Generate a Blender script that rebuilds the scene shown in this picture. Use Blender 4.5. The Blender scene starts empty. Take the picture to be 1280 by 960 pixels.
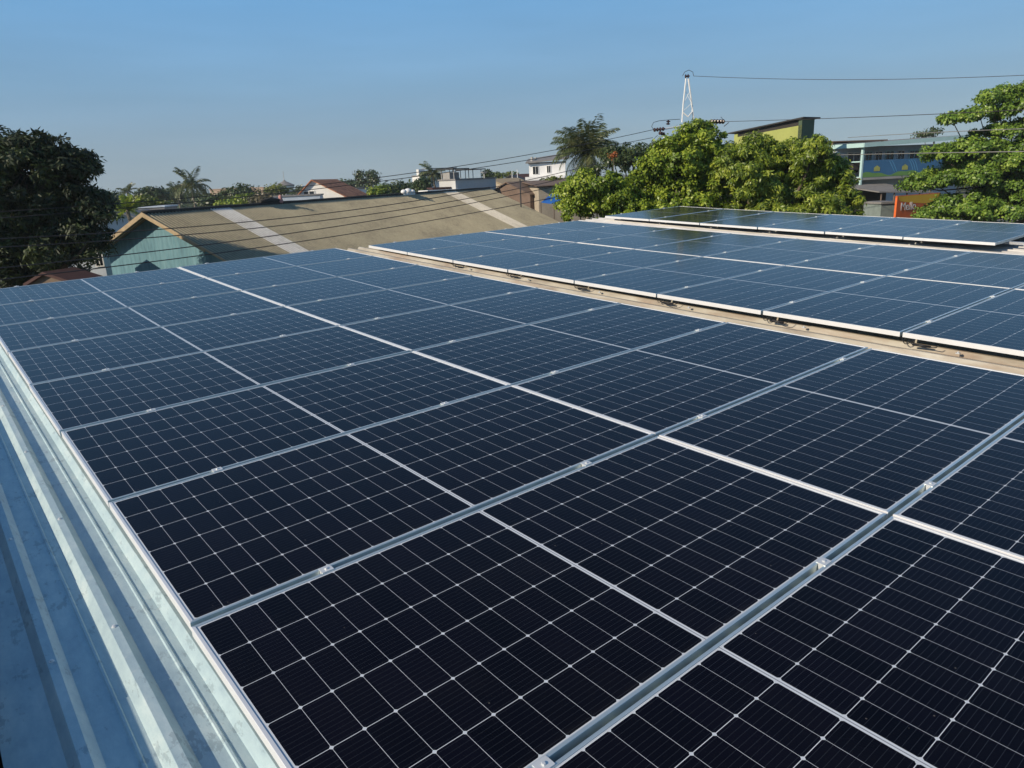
import bpy, bmesh, math, random
import numpy as np
from mathutils import Matrix, Vector, Euler

scene = bpy.context.scene
C = scene.collection
PI = math.pi

# ------------------------------------------------------------ camera frame
# The panel plane of the nearest array is the reference frame; RT levels it so that z is up.
H0 = 7.2
UP = np.array([0.01810277, 0.03086523, 0.99935961]); UP /= np.linalg.norm(UP)
def _rt():
    z = np.array([0, 0, 1.0]); v = np.cross(UP, z); s = np.linalg.norm(v); c = UP @ z
    K = np.array([[0, -v[2], v[1]], [v[2], 0, -v[0]], [-v[1], v[0], 0]])
    return np.eye(3) + K + K @ K * ((1 - c) / s ** 2)
RT = _rt()
RC = np.array([[0.76836339, -0.63898574, -0.03626188],
               [-0.22268593, -0.21379653, -0.95115825],
               [0.60002389, 0.73891019, -0.30656656]])
CAM = np.array([-0.4157145, -1.03410217, 1.396472])
FPX = 905.4
def A2W(p): return RT @ np.asarray(p, float) + np.array([0, 0, H0])
CW = A2W(CAM)
RCW = RC @ RT.T                         # rows: right, down, forward in world axes
FH = RCW[2].copy(); FH[2] = 0; FH /= np.linalg.norm(FH)
RH = np.array([FH[1], -FH[0], 0.0])

cam_data = bpy.data.cameras.new("camera"); cam = bpy.data.objects.new("camera", cam_data); C.objects.link(cam)
cam_data.sensor_width = 36.0; cam_data.lens = FPX / 1280 * 36.0
cam_data.clip_start = 0.05; cam_data.clip_end = 9000
m = Matrix.Identity(4)
for i in range(3):
    m[i][0] = RCW[0][i]; m[i][1] = -RCW[1][i]; m[i][2] = -RCW[2][i]; m[i][3] = CW[i]
cam.matrix_world = m
scene.camera = cam

# ------------------------------------------------------------ light
SUN_EL = math.radians(27)
SUN_H = np.array([-0.99, 0.10, 0.0]); SUN_H /= np.linalg.norm(SUN_H)
world = bpy.data.worlds.new("World"); scene.world = world; world.use_nodes = True
wn = world.node_tree; wn.nodes.clear()
sky = wn.nodes.new('ShaderNodeTexSky'); sky.sky_type = 'NISHITA'; sky.sun_disc = False
sky.sun_elevation = SUN_EL; sky.sun_rotation = math.atan2(SUN_H[0], SUN_H[1])
sky.altitude = 300; sky.air_density = 1.0; sky.dust_density = 0.25; sky.ozone_density = 2.2
bg = wn.nodes.new('ShaderNodeBackground'); bg.inputs['Strength'].default_value = 0.10
wo = wn.nodes.new('ShaderNodeOutputWorld')
tint = wn.nodes.new('ShaderNodeMix'); tint.data_type = 'RGBA'; tint.blend_type = 'MULTIPLY'; tint.inputs[0].default_value = 1.0
tint.inputs[7].default_value = (0.85, 1.08, 1.20, 1)
wn.links.new(sky.outputs[0], tint.inputs[6]); wn.links.new(tint.outputs[2], bg.inputs[0]); # dusty haze layer of the lower sky, by elevation above the horizon
gtc = wn.nodes.new('ShaderNodeTexCoord'); gsp = wn.nodes.new('ShaderNodeSeparateXYZ'); wn.links.new(gtc.outputs['Generated'], gsp.inputs[0])
hz = wn.nodes.new('ShaderNodeValToRGB'); wn.links.new(gsp.outputs[2], hz.inputs[0])
hzs = [(0.0, (.285, .365, .435)), (.05, (.265, .36, .46)), (.12, (.215, .375, .55)), (.21, (.175, .395, .675)), (.5, (.10, .27, .56))]
while len(hz.color_ramp.elements) < len(hzs): hz.color_ramp.elements.new(.5)
for e_, (p_, c_) in zip(hz.color_ramp.elements, hzs): e_.position = p_; e_.color = (*c_, 1)
hf = wn.nodes.new('ShaderNodeValToRGB'); wn.links.new(gsp.outputs[2], hf.inputs[0])
for e_, (p_, c_) in zip(hf.color_ramp.elements, ((.18, .88), (.6, .0))): e_.position = p_; e_.color = (c_, c_, c_, 1)
hmp = wn.nodes.new('ShaderNodeMapping'); hmp.inputs['Scale'].default_value = (1.2, 1.2, 9.0); wn.links.new(gtc.outputs['Generated'], hmp.inputs[0])
hns = wn.nodes.new('ShaderNodeTexNoise'); hns.inputs['Scale'].default_value = 2.2; hns.inputs['Detail'].default_value = 6; wn.links.new(hmp.outputs[0], hns.inputs[0])
hrm = wn.nodes.new('ShaderNodeMapRange'); hrm.inputs[1].default_value = .35; hrm.inputs[2].default_value = .7; hrm.inputs[3].default_value = .98; hrm.inputs[4].default_value = 1.10; wn.links.new(hns.outputs[0], hrm.inputs[0])
hml = wn.nodes.new('ShaderNodeVectorMath'); hml.operation = 'SCALE'; wn.links.new(hz.outputs[0], hml.inputs[0]); wn.links.new(hrm.outputs[0], hml.inputs['Scale'])
bg2 = wn.nodes.new('ShaderNodeBackground'); bg2.inputs['Strength'].default_value = 1.0; wn.links.new(hml.outputs[0], bg2.inputs[0])
wmx = wn.nodes.new('ShaderNodeMixShader'); wn.links.new(hf.outputs[0], wmx.inputs[0])
wn.links.new(bg.outputs[0], wmx.inputs[1]); wn.links.new(bg2.outputs[0], wmx.inputs[2])
wn.links.new(wmx.outputs[0], wo.inputs[0])
sd = bpy.data.lights.new("sun", 'SUN'); sd.energy = 4.7; sd.angle = math.radians(0.5); sd.color = (1.0, 0.86, 0.68)
so = bpy.data.objects.new("sun", sd); C.objects.link(so)
dirv = Vector((SUN_H[0] * math.cos(SUN_EL), SUN_H[1] * math.cos(SUN_EL), math.sin(SUN_EL)))
so.rotation_euler = dirv.to_track_quat('Z', 'Y').to_euler(); so.location = (-20, -10, 30)
scene.view_settings.view_transform = 'Standard'; scene.view_settings.look = 'None'
scene.view_settings.exposure = 0.0; scene.view_settings.gamma = 1.0
scene.view_settings.use_curve_mapping = False
scene.render.engine = 'CYCLES'
scene.cycles.max_bounces = 6

HAZE = 0.0004

# ------------------------------------------------------------ pixel helpers
def ray(px, py):
    return RCW.T @ np.array([(px - 640) / FPX, (py - 480) / FPX, 1.0])
def pt(px, py, D):
    """world point seen at a photo position, D metres ahead of the camera along the ground"""
    r = ray(px, py); return CW + r * (D / (r @ FH))
def pz(px, z, D):
    p = pt(px, 240, D); p[2] = z; return p

# ------------------------------------------------------------ object helpers
OFF = {}
def tag(o, label=None, cat=None, group=None, kind=None):
    if label: o['label'] = label
    if cat: o['category'] = cat
    if group: o['group'] = group
    if kind: o['kind'] = kind
    return o
def empty(name, loc, label, cat, group=None):
    o = bpy.data.objects.new(name, None); C.objects.link(o); o.empty_display_size = 0.2
    o.location = tuple(float(v) for v in loc); OFF[o.name] = np.array(loc, float)
    return tag(o, label, cat, group)
class MB:
    def __init__(s): s.v = []; s.f = []
    def add(s, vs, fs):
        n = len(s.v); s.v += [tuple(map(float, p)) for p in vs]; s.f += [tuple(i + n for i in f) for f in fs]; return s
    def hexa(s, p):      # 8 points: bottom 4 (ccw), top 4
        return s.add(p, [(3, 2, 1, 0), (4, 5, 6, 7), (0, 1, 5, 4), (1, 2, 6, 5), (2, 3, 7, 6), (3, 0, 4, 7)])
    def box(s, x0, x1, y0, y1, z0, z1):
        return s.hexa([(x0, y0, z0), (x1, y0, z0), (x1, y1, z0), (x0, y1, z0), (x0, y0, z1), (x1, y0, z1), (x1, y1, z1), (x0, y1, z1)])
    def obox(s, o, ex, ey, l, w, z0, z1):   # oriented box: origin corner, unit dirs, sizes
        o = np.array(o, float); a = o[:2]; ex = np.array(ex[:2]); ey = np.array(ey[:2])
        P = [a, a + ex * l, a + ex * l + ey * w, a + ey * w]
        return s.hexa([(p[0], p[1], z0) for p in P] + [(p[0], p[1], z1) for p in P])
    def slab(s, P, t):   # polygon extruded straight down by t
        n = len(P); Q = [(p[0], p[1], p[2] - t) for p in P]
        return s.add(list(P) + Q, [tuple(range(n)), tuple(range(2 * n - 1, n - 1, -1))] + [(i, i + n, (i + 1) % n + n, (i + 1) % n) for i in range(n)])
    def wallpoly(s, P, nrm, t):  # polygon extruded along -nrm by t
        n = len(P); nrm = np.array(nrm); Q = [np.array(p) - nrm * t for p in P]
        return s.add(list(P) + Q, [tuple(range(n)), tuple(range(2 * n - 1, n - 1, -1))] + [(i, i + n, (i + 1) % n + n, (i + 1) % n) for i in range(n)])
    def tube(s, pts, rad, n=8, cap=True):
        pts = [np.array(p, float) for p in pts]; k0 = len(s.v)
        rad = [rad] * len(pts) if not hasattr(rad, '__len__') else rad
        ref = None
        for i, p in enumerate(pts):
            t = pts[min(i + 1, len(pts) - 1)] - pts[max(i - 1, 0)]; t = t / (np.linalg.norm(t) + 1e-12)
            if ref is None: ref = np.array([0, 0, 1.0]) if abs(t[2]) < .9 else np.array([1.0, 0, 0])
            a = np.cross(t, ref); a /= np.linalg.norm(a) + 1e-12; b = np.cross(t, a); ref = np.cross(a, t)
            for j in range(n):
                q = 2 * PI * j / n; s.v.append(tuple(p + (a * math.cos(q) + b * math.sin(q)) * rad[i]))
        for i in range(len(pts) - 1):
            for j in range(n):
                a0 = k0 + i * n + j; a1 = k0 + i * n + (j + 1) % n; s.f.append((a0, a1, a1 + n, a0 + n))
        if cap:
            s.f.append(tuple(range(k0 + n - 1, k0 - 1, -1))); s.f.append(tuple(range(k0 + (len(pts) - 1) * n, k0 + len(pts) * n)))
        return s
    def lathe(s, c, prof, n=20):   # profile (r, z) from bottom to top
        k0 = len(s.v)
        for r, z in prof:
            for j in range(n):
                q = 2 * PI * j / n; s.v.append((c[0] + r * math.cos(q), c[1] + r * math.sin(q), c[2] + z))
        for i in range(len(prof) - 1):
            for j in range(n):
                a0 = k0 + i * n + j; a1 = k0 + i * n + (j + 1) % n; s.f.append((a0, a1, a1 + n, a0 + n))
        s.f.append(tuple(range(k0 + n - 1, k0 - 1, -1))); s.f.append(tuple(range(k0 + (len(prof) - 1) * n, k0 + len(prof) * n)))
        return s
def obj(name, mb, mat, parent=None, smooth=False, local=False):
    me = bpy.data.meshes.new(name)
    off = np.zeros(3)
    if parent is not None and not local: off = OFF.get(parent.name, np.zeros(3))
    me.from_pydata([tuple(np.array(p) - off) for p in mb.v], [], mb.f); me.update()
    if mat: me.materials.append(mat)
    if smooth: me.polygons.foreach_set('use_smooth', [True] * len(me.polygons))
    bm = bmesh.new(); bm.from_mesh(me); bmesh.ops.recalc_face_normals(bm, faces=bm.faces); bm.to_mesh(me); bm.free()
    o = bpy.data.objects.new(name, me); C.objects.link(o)
    if parent is not None: o.parent = parent
    OFF[o.name] = off
    return o

# ------------------------------------------------------------ materials
def newmat(name):
    mt = bpy.data.materials.new(name); mt.use_nodes = True
    nt = mt.node_tree; return mt, nt, nt.nodes['Principled BSDF']
def N(nt, t, **kw):
    n = nt.nodes.new(t)
    for k, v in kw.items(): setattr(n, k, v)
    return n
def M2(nt, op, a, b=None, c=None):
    n = nt.nodes.new('ShaderNodeMath'); n.operation = op
    for i, x in enumerate((a, b, c)):
        if x is None: continue
        if isinstance(x, (int, float)): n.inputs[i].default_value = x
        else: nt.links.new(x, n.inputs[i])
    return n.outputs[0]
def mixc(nt, fac, a, b):
    n = nt.nodes.new('ShaderNodeMix'); n.data_type = 'RGBA'
    for sock, x in ((n.inputs[0], fac), (n.inputs[6], a), (n.inputs[7], b)):
        if isinstance(x, (int, float)): sock.default_value = x
        elif isinstance(x, tuple): sock.default_value = (*x, 1) if len(x) == 3 else x
        else: nt.links.new(x, sock)
    return n.outputs[2]
def ramp(nt, fac, stops, interp='LINEAR'):
    n = nt.nodes.new('ShaderNodeValToRGB'); n.color_ramp.interpolation = interp
    cr = n.color_ramp
    while len(cr.elements) < len(stops): cr.elements.new(0.5)
    for e, (p, c) in zip(cr.elements, stops):
        e.position = p; e.color = (*c, 1) if isinstance(c, tuple) else (c, c, c, 1)
    nt.links.new(fac, n.inputs[0]); return n.outputs[0]
def noise(nt, vec, scale, detail=4, rough=0.55, sx=None):
    if sx:
        mp = nt.nodes.new('ShaderNodeMapping'); mp.inputs['Scale'].default_value = sx
        nt.links.new(vec, mp.inputs[0]); vec = mp.outputs[0]
    n = nt.nodes.new('ShaderNodeTexNoise'); n.inputs['Scale'].default_value = scale
    n.inputs['Detail'].default_value = detail; n.inputs['Roughness'].default_value = rough
    nt.links.new(vec, n.inputs[0]); return n.outputs[0]
def coords(nt): return nt.nodes.new('ShaderNodeTexCoord').outputs['Object']
def bump(nt, b, h, strength=0.3, dist=0.02):
    n = nt.nodes.new('ShaderNodeBump'); n.inputs['Strength'].default_value = strength; n.inputs['Distance'].default_value = dist
    nt.links.new(h, n.inputs['Height']); nt.links.new(n.outputs[0], b.inputs['Normal'])
def plain(name, col, rough=0.7, metal=0.0, var=0.25, scale=3.0, spec=0.4, streak=False, bmp=0.0):
    """weathered plain surface: base colour broken up by two scales of dirt"""
    mt, nt, b = newmat(name); co = coords(nt)
    a = noise(nt, co, scale, 5, .6, (1, 1, .25) if streak else None); c2 = noise(nt, co, scale * 7, 3)
    s = M2(nt, 'MULTIPLY', M2(nt, 'ADD', a, M2(nt, 'MULTIPLY', c2, .5)), .67)
    dark = tuple(v * (1 - var) for v in col); lite = tuple(min(1, v * (1 + var * .7)) for v in col)
    col_o = ramp(nt, s, [(.3, dark), (.52, col), (.75, lite)])
    nt.links.new(col_o, b.inputs['Base Color'])
    b.inputs['Roughness'].default_value = rough; b.inputs['Metallic'].default_value = metal
    b.inputs['Specular IOR Level'].default_value = spec
    if bmp: bump(nt, b, c2, bmp, .01)
    return mt

# solar glass: monocrystalline half-cut cells under coated glass, in the panel's own coordinates (metres)
def mat_glass():
    mt, nt, b = newmat("solar_cells_under_glass"); co = coords(nt)
    sp = N(nt, 'ShaderNodeSeparateXYZ'); nt.links.new(co, sp.inputs[0]); X, Y = sp.outputs[0], sp.outputs[1]
    # fold x about the middle so both half strings are laid out outwards from the centre band
    xf = M2(nt, 'SUBTRACT', M2(nt, 'ABSOLUTE', M2(nt, 'SUBTRACT', X, 1.139)), 0.0085)   # 0 at inner edge of cells
    yc = M2(nt, 'SUBTRACT', Y, 0.0165)
    pu, pv = 0.0925, 0.1835
    def gd(v, p):   # distance to nearest multiple of p
        return M2(nt, 'MULTIPLY', M2(nt, 'ABSOLUTE', M2(nt, 'SUBTRACT', M2(nt, 'FRACT', M2(nt, 'ADD', M2(nt, 'DIVIDE', v, p), .5)), .5)), p)
    du, dv = gd(xf, pu), gd(yc, pv)
    l1 = M2(nt, 'LESS_THAN', du, 0.00055); l2 = M2(nt, 'LESS_THAN', dv, 0.0010)
    dia = M2(nt, 'LESS_THAN', M2(nt, 'ADD', du, dv), 0.0075)
    mid = M2(nt, 'LESS_THAN', xf, 0.0)
    outu = M2(nt, 'GREATER_THAN', xf, 12 * pu); outv = M2(nt, 'GREATER_THAN', M2(nt, 'ABSOLUTE', M2(nt, 'SUBTRACT', Y, .567)), 3 * pv)
    line = l1
    for q in (l2, dia, mid, outu, outv): line = M2(nt, 'MAXIMUM', line, q)
    busy = M2(nt, 'LESS_THAN', gd(M2(nt, 'ADD', yc, pv / 20), pv / 10), 0.00035)      # ten bus bars per cell, along x
    finger = M2(nt, 'LESS_THAN', gd(xf, 0.0925 / 12), 0.0003)
    # per-cell tint
    ci = N(nt, 'ShaderNodeCombineXYZ')
    nt.links.new(M2(nt, 'FLOOR', M2(nt, 'DIVIDE', M2(nt, 'SUBTRACT', X, 1.139), pu)), ci.inputs[0])
    nt.links.new(M2(nt, 'FLOOR', M2(nt, 'DIVIDE', yc, pv)), ci.inputs[1])
    oi = N(nt, 'ShaderNodeObjectInfo'); nt.links.new(M2(nt, 'MULTIPLY', oi.outputs['Random'], 50), ci.inputs[2])
    wnz = N(nt, 'ShaderNodeTexWhiteNoise'); nt.links.new(ci.outputs[0], wnz.inputs[0])
    cell = mixc(nt, wnz.outputs[0], (0.0022, 0.0026, 0.006), (0.004, 0.004, 0.009))
    cell = mixc(nt, M2(nt, 'MULTIPLY', finger, .03), cell, (0.10, 0.11, 0.13))
    cell = mixc(nt, M2(nt, 'MULTIPLY', busy, .30), cell, (0.11, 0.13, 0.16))
    core = M2(nt, 'LESS_THAN', M2(nt, 'ABSOLUTE', M2(nt, 'SUBTRACT', X, 1.139)), 0.0017)
    back = mixc(nt, core, (0.60, 0.63, 0.66), (0.22, 0.24, 0.27))
    col = mixc(nt, line, cell, back)
    # thin dust film with blotches and a few specks
    dn = noise(nt, co, 2.2, 6, .65); sp2 = N(nt, 'ShaderNodeTexVoronoi'); sp2.inputs['Scale'].default_value = 22; nt.links.new(co, sp2.inputs[0])
    wv = N(nt, 'ShaderNodeSeparateColor'); nt.links.new(sp2.outputs['Color'], wv.inputs[0])
    speck = M2(nt, 'MULTIPLY', M2(nt, 'LESS_THAN', sp2.outputs['Distance'], .055), M2(nt, 'GREATER_THAN', wv.outputs[0], .86))
    edge = M2(nt, 'MULTIPLY', M2(nt, 'POWER', M2(nt, 'MAXIMUM', M2(nt, 'SUBTRACT', 1.0, M2(nt, 'DIVIDE', Y, .055)), 0.0), 2.0), M2(nt, 'MULTIPLY', M2(nt, 'POWER', noise(nt, co, 14, 4), 2.0), .14))
    dust = M2(nt, 'ADD', M2(nt, 'MULTIPLY', M2(nt, 'POWER', dn, 3.0), M2(nt, 'ADD', .010, M2(nt, 'MULTIPLY', oi.outputs['Random'], .022))), M2(nt, 'ADD', M2(nt, 'MULTIPLY', speck, .3), edge))
    col = mixc(nt, dust, col, (0.30, 0.27, 0.22))
    nt.links.new(col, b.inputs['Base Color'])
    b.inputs['Roughness'].default_value = .45; b.inputs['Specular IOR Level'].default_value = .0
    b.inputs['Coat Weight'].default_value = 1.0; b.inputs['Coat IOR'].default_value = 1.19
    nt.links.new(M2(nt, 'ADD', M2(nt, 'MULTIPLY', dn, .12), .05), b.inputs['Coat Roughness'])
    return mt

def mat_roof():
    mt, nt, b = newmat("zinc_coated_roof_sheet"); co = coords(nt)
    sp = N(nt, 'ShaderNodeSeparateXYZ'); nt.links.new(co, sp.inputs[0])
    a = noise(nt, co, 5, 6, .65, (1.6, .35, 1)); s2 = noise(nt, co, 26, 4, .6); sm = noise(nt, co, 9, 3, .5, (2.5, .9, 1))
    mot = noise(nt, co, 16, 7, .75, (1.4, .6, 1)); blot = noise(nt, co, 2.3, 4, .6)
    az = M2(nt, 'ADD', M2(nt, 'MULTIPLY', a, .35), M2(nt, 'ADD', M2(nt, 'MULTIPLY', mot, .4), M2(nt, 'MULTIPLY', blot, .25)))
    zinc = ramp(nt, az, [(.36, (.34, .46, .51)), (.5, (.46, .59, .61)), (.62, (.60, .70, .69))])
    # hand and boot scuffs: short curved darker smears
    k1 = noise(nt, co, 34, 5, .7, (1, .45, 1)); k2 = noise(nt, co, 5, 3, .5)
    scuff = ramp(nt, M2(nt, 'MULTIPLY', k1, M2(nt, 'ADD', k2, .5)), [(.60, 0.0), (.66, 1.0)])
    zinc = mixc(nt, M2(nt, 'MULTIPLY', scuff, .38), zinc, (.16, .22, .25))
    zinc = mixc(nt, M2(nt, 'MULTIPLY', M2(nt, 'GREATER_THAN', s2, .66), .25), zinc, (.62, .68, .66))
    tan = ramp(nt, a, [(.3, (.26, .22, .17)), (.5, (.40, .36, .28)), (.7, (.50, .47, .39))])
    rust = noise(nt, co, 3, 6, .7, (3, .5, 1))
    tan = mixc(nt, ramp(nt, rust, [(.5, 0.0), (.72, .7)]), tan, (.30, .20, .13))
    pale = ramp(nt, a, [(.3, (.42, .40, .37)), (.6, (.62, .60, .56))])
    f1 = ramp(nt, M2(nt, 'DIVIDE', M2(nt, 'ADD', sp.outputs[0], 6), 12), [(.30, 0.0), (.36, 1.0)])
    f2 = ramp(nt, M2(nt, 'DIVIDE', M2(nt, 'ADD', sp.outputs[0], 6), 12), [(.60, 0.0), (.75, 1.0)])
    col = mixc(nt, f2, mixc(nt, f1, zinc, tan), pale)
    nt.links.new(col, b.inputs['Base Color'])
    nt.links.new(M2(nt, 'SUBTRACT', .24, M2(nt, 'MULTIPLY', f1, .20)), b.inputs['Metallic'])
    nt.links.new(M2(nt, 'ADD', M2(nt, 'MULTIPLY', a, .35), .30), b.inputs['Roughness'])
    bump(nt, b, a, .15, .01)
    return mt

def mat_leaf(name, lo, mid, hi, trans=.25, rough=.42):
    mt, nt, b = newmat(name)
    at = N(nt, 'ShaderNodeAttribute'); at.attribute_name = 'tone'
    col = ramp(nt, at.outputs['Fac'], [(.05, lo), (.5, mid), (.95, hi)])
    nt.links.new(col, b.inputs['Base Color']); b.inputs['Roughness'].default_value = rough
    b.inputs['Specular IOR Level'].default_value = .45
    tr = N(nt, 'ShaderNodeBsdfTranslucent'); nt.links.new(mixc(nt, .5, col, (.16, .22, .02)), tr.inputs[0])
    mx = N(nt, 'ShaderNodeMixShader'); mx.inputs[0].default_value = trans
    out = nt.nodes['Material Output']
    nt.links.new(b.outputs[0], mx.inputs[1]); nt.links.new(tr.outputs[0], mx.inputs[2]); nt.links.new(mx.outputs[0], out.inputs[0])
    return mt

def mat_corr(name, col, dirt, stain=.5, rough=.8):
    """old fibre-cement sheet: lichen, and trough dirt darkened to paint in corrugation shade"""
    mt, nt, b = newmat(name); co = coords(nt)
    a = noise(nt, co, .5, 6, .65); c2 = noise(nt, co, 6, 4, .6); 
    s = M2(nt, 'ADD', M2(nt, 'MULTIPLY', a, .6), M2(nt, 'MULTIPLY', c2, .4))
    base = ramp(nt, s, [(.36, dirt), (.5, col), (.66, tuple(min(1, v * 1.2) for v in col))])
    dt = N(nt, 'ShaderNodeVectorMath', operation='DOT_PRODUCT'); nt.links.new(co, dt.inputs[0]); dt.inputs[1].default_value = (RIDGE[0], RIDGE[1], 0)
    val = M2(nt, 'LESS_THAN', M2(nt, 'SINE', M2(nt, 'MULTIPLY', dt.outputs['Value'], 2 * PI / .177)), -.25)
    base = mixc(nt, M2(nt, 'MULTIPLY', val, .7), base, tuple(v * .35 for v in dirt))  # trough dirt taken darker so the corrugation's shade lines show
    nt.links.new(base, b.inputs['Base Color'])
    b.inputs['Roughness'].default_value = rough; b.inputs['Specular IOR Level'].default_value = .2
    return mt
_r = pt(612, 235.5, 61) - pt(178, 267, 30); RIDGE = _r[:2] / np.linalg.norm(_r[:2])

M = {}
M['glass'] = mat_glass()
M['alu'] = plain("anodised_aluminium_frame", (.80, .80, .79), .42, .25, .06, 6)
def mat_extrusion(name, axis):
    mt = plain(name, (.62, .71, .72) if axis == 1 else (.82, .82, .80), .38, .62 if axis == 1 else .35, .06, 6); nt = mt.node_tree; b = nt.nodes['Principled BSDF']  # base tint imitates reflections: long members cool sky, short ones sun
    cx = N(nt, 'ShaderNodeCombineXYZ'); cx.inputs[axis].default_value = 1.0
    vt = N(nt, 'ShaderNodeVectorTransform', vector_type='VECTOR', convert_from='OBJECT', convert_to='WORLD')
    nt.links.new(cx.outputs[0], vt.inputs[0]); nt.links.new(vt.outputs[0], b.inputs['Tangent'])
    b.inputs['Anisotropic'].default_value = .85
    return mt
M['alu_long'] = mat_extrusion("extruded_aluminium_long_member", 1)     # grooves run along x, glints spread along y
M['alu_short'] = mat_extrusion("extruded_aluminium_short_member", 0)
M['clamp'] = plain("bright_aluminium_clamp", (.72, .74, .74), .45, .35, .06, 20)
M['rail'] = plain("mounting_rail_aluminium", (.6, .61, .62), .4, .8, .1, 8)
M['cable'] = plain("black_cable_sheath", (.012, .012, .013), .5, 0, .2, 20)
M['roof'] = mat_roof()
M['wallgrey'] = plain("grey_cement_render", (.32, .31, .29), .9, 0, .3, .8, streak=True)
M['parapet'] = plain("rust_brown_parapet_flashing", (.40, .33, .29), .8, .0, .3, 6)
M['white'] = plain("white_wall_paint", (.74, .73, .69), .8, 0, .14, .8, streak=True)
M['whiteclean'] = plain("white_gloss_paint", (.80, .80, .78), .5, 0, .06, 2)
M['cream'] = plain("cream_wall_paint", (.66, .60, .46), .85, 0, .18, .9, streak=True)
M['peach'] = plain("peach_wall_paint", (.62, .45, .32), .85, 0, .15, .8)
M['lime'] = plain("lime_green_wall_paint", (.43, .46, .13), .8, 0, .14, 1.0, streak=True)
M['limeshade'] = plain("shaded_lime_green_paint", (.085, .125, .075), .8, 0, .15, 1.0)  # darkened copy of the lime: the end wall's shade is painted in
M['bluewhite'] = plain("pale_blue_wall_paint", (.50, .56, .62), .85, 0, .2, .9, streak=True)
M['darkroof'] = plain("dark_roof_sheet", (.05, .05, .05), .7, 0, .3, 1.5)
M['greyroof'] = plain("grey_roof_sheet", (.22, .21, .20), .8, 0, .3, 1.2)
M['brownroof'] = plain("brown_roof_tiles", (.17, .12, .09), .85, 0, .35, 1.5)
M['blockwall'] = plain("bare_cement_block_wall", (.42, .36, .27), .9, 0, .25, 1.5)
M['window'] = plain("dark_window_glass", (.02, .025, .03), .15, 0, .2, 2)
M['tarp'] = plain("blue_plastic_tarpaulin", (.03, .16, .50), .5, 0, .2, 2.5, bmp=.4)
M['bark'] = plain("rough_bark", (.13, .10, .075), .95, 0, .35, 8, bmp=.6)
M['palmbark'] = plain("palm_trunk_bark", (.20, .17, .13), .95, 0, .3, 5, bmp=.5)
M['pole'] = plain("concrete_pole", (.42, .41, .38), .9, 0, .15, 3)
M['insul'] = plain("brown_porcelain_insulator", (.045, .022, .018), .25, 0, .2, 10)
M['wire'] = plain("dark_weathered_wire", (.05, .045, .045), .6, .2, .2, 1)
M['wiresunlit'] = plain("sunlit_wire_tone", (.34, .32, .28), .5, .3, .1, 1)  # lighter copy of the wire, sunlight put into its colour
M['redbrown'] = plain("red_brown_roof_paint", (.065, .03, .026), .8, 0, .3, 3)
M['balblue'] = plain("blue_painted_balcony_wall", (.045, .14, .27), .7, 0, .15, 1.5)
M['balgreen'] = plain("green_painted_hill_mural", (.13, .26, .07), .7, 0, .2, 2)
M['ballight'] = plain("light_blue_mural_wave", (.12, .36, .58), .7, 0, .1, 2)
M['aqua'] = plain("pale_aqua_paint", (.42, .60, .58), .7, 0, .1, 2)
M['orange'] = plain("orange_sign_panel", (.72, .14, .025), .6, 0, .15, 2)
M['yellow'] = plain("yellow_sign_panel", (.85, .50, .03), .6, 0, .08, 2)
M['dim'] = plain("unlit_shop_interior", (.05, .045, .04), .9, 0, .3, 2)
M['timber'] = plain("weathered_timber", (.16, .12, .09), .9, 0, .3, 4)

def mat_teal():
    mt, nt, b = newmat("teal_painted_sheet_wall"); co = coords(nt)
    a = noise(nt, co, 1.2, 5, .6, (1, 1, .3)); c2 = noise(nt, co, 9, 3, .6, (1, 1, .2))
    s = M2(nt, 'ADD', M2(nt, 'MULTIPLY', a, .55), M2(nt, 'MULTIPLY', c2, .45))
    nt.links.new(ramp(nt, s, [(.35, (.07, .165, .205)), (.5, (.105, .235, .28)), (.66, (.155, .30, .345))]), b.inputs['Base Color'])
    b.inputs['Roughness'].default_value = .6; return mt
M['teal'] = mat_teal()
M['corr'] = mat_corr("weathered_fibre_cement_roof", (.35, .31, .21), (.25, .22, .155))
M['corrwhite'] = mat_corr("translucent_roof_sheet", (.62, .60, .55), (.45, .43, .38), rough=.5)
M['corrcream'] = mat_corr("cream_roof_sheet", (.66, .60, .48), (.52, .46, .36))
M['ridge'] = plain("mossy_ridge_tiles", (.045, .042, .035), .95, 0, .4, 3)
M['barge'] = plain("tan_barge_board", (.40, .31, .19), .85, 0, .3, 4)
def mat_tiles():
    mt, nt, b = newmat("terracotta_roof_tiles"); co = coords(nt)
    a = noise(nt, co, 1.5, 5, .7); c2 = noise(nt, co, 8, 2)
    s = M2(nt, 'ADD', M2(nt, 'MULTIPLY', a, .6), M2(nt, 'MULTIPLY', c2, .4))
    nt.links.new(ramp(nt, s, [(.36, (.14, .05, .028)), (.5, (.42, .16, .07)), (.64, (.58, .27, .14))]), b.inputs['Base Color'])
    b.inputs['Roughness'].default_value = .9; return mt
M['tiles'] = mat_tiles()
M['leafmango'] = mat_leaf("dark_mango_leaf", (.010, .016, .005), (.022, .038, .010), (.055, .085, .015), .08, .62)
M['leafbright'] = mat_leaf("bright_glossy_leaf", (.04, .07, .006), (.17, .265, .022), (.45, .52, .06), .26)
M['leafmid'] = mat_leaf("mid_green_leaf", (.035, .065, .008), (.165, .245, .022), (.44, .49, .06), .26)
M['leafround'] = mat_leaf("rounded_green_leaf", (.035, .07, .010), (.14, .25, .028), (.36, .47, .08), .24)
M['leaffar'] = mat_leaf("distant_green_leaf", (.025, .045, .015), (.05, .08, .025), (.09, .12, .035), .15)
M['leafyellow'] = mat_leaf("yellow_green_leaf", (.06, .09, .015), (.14, .18, .03), (.25, .26, .05), .3)
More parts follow.
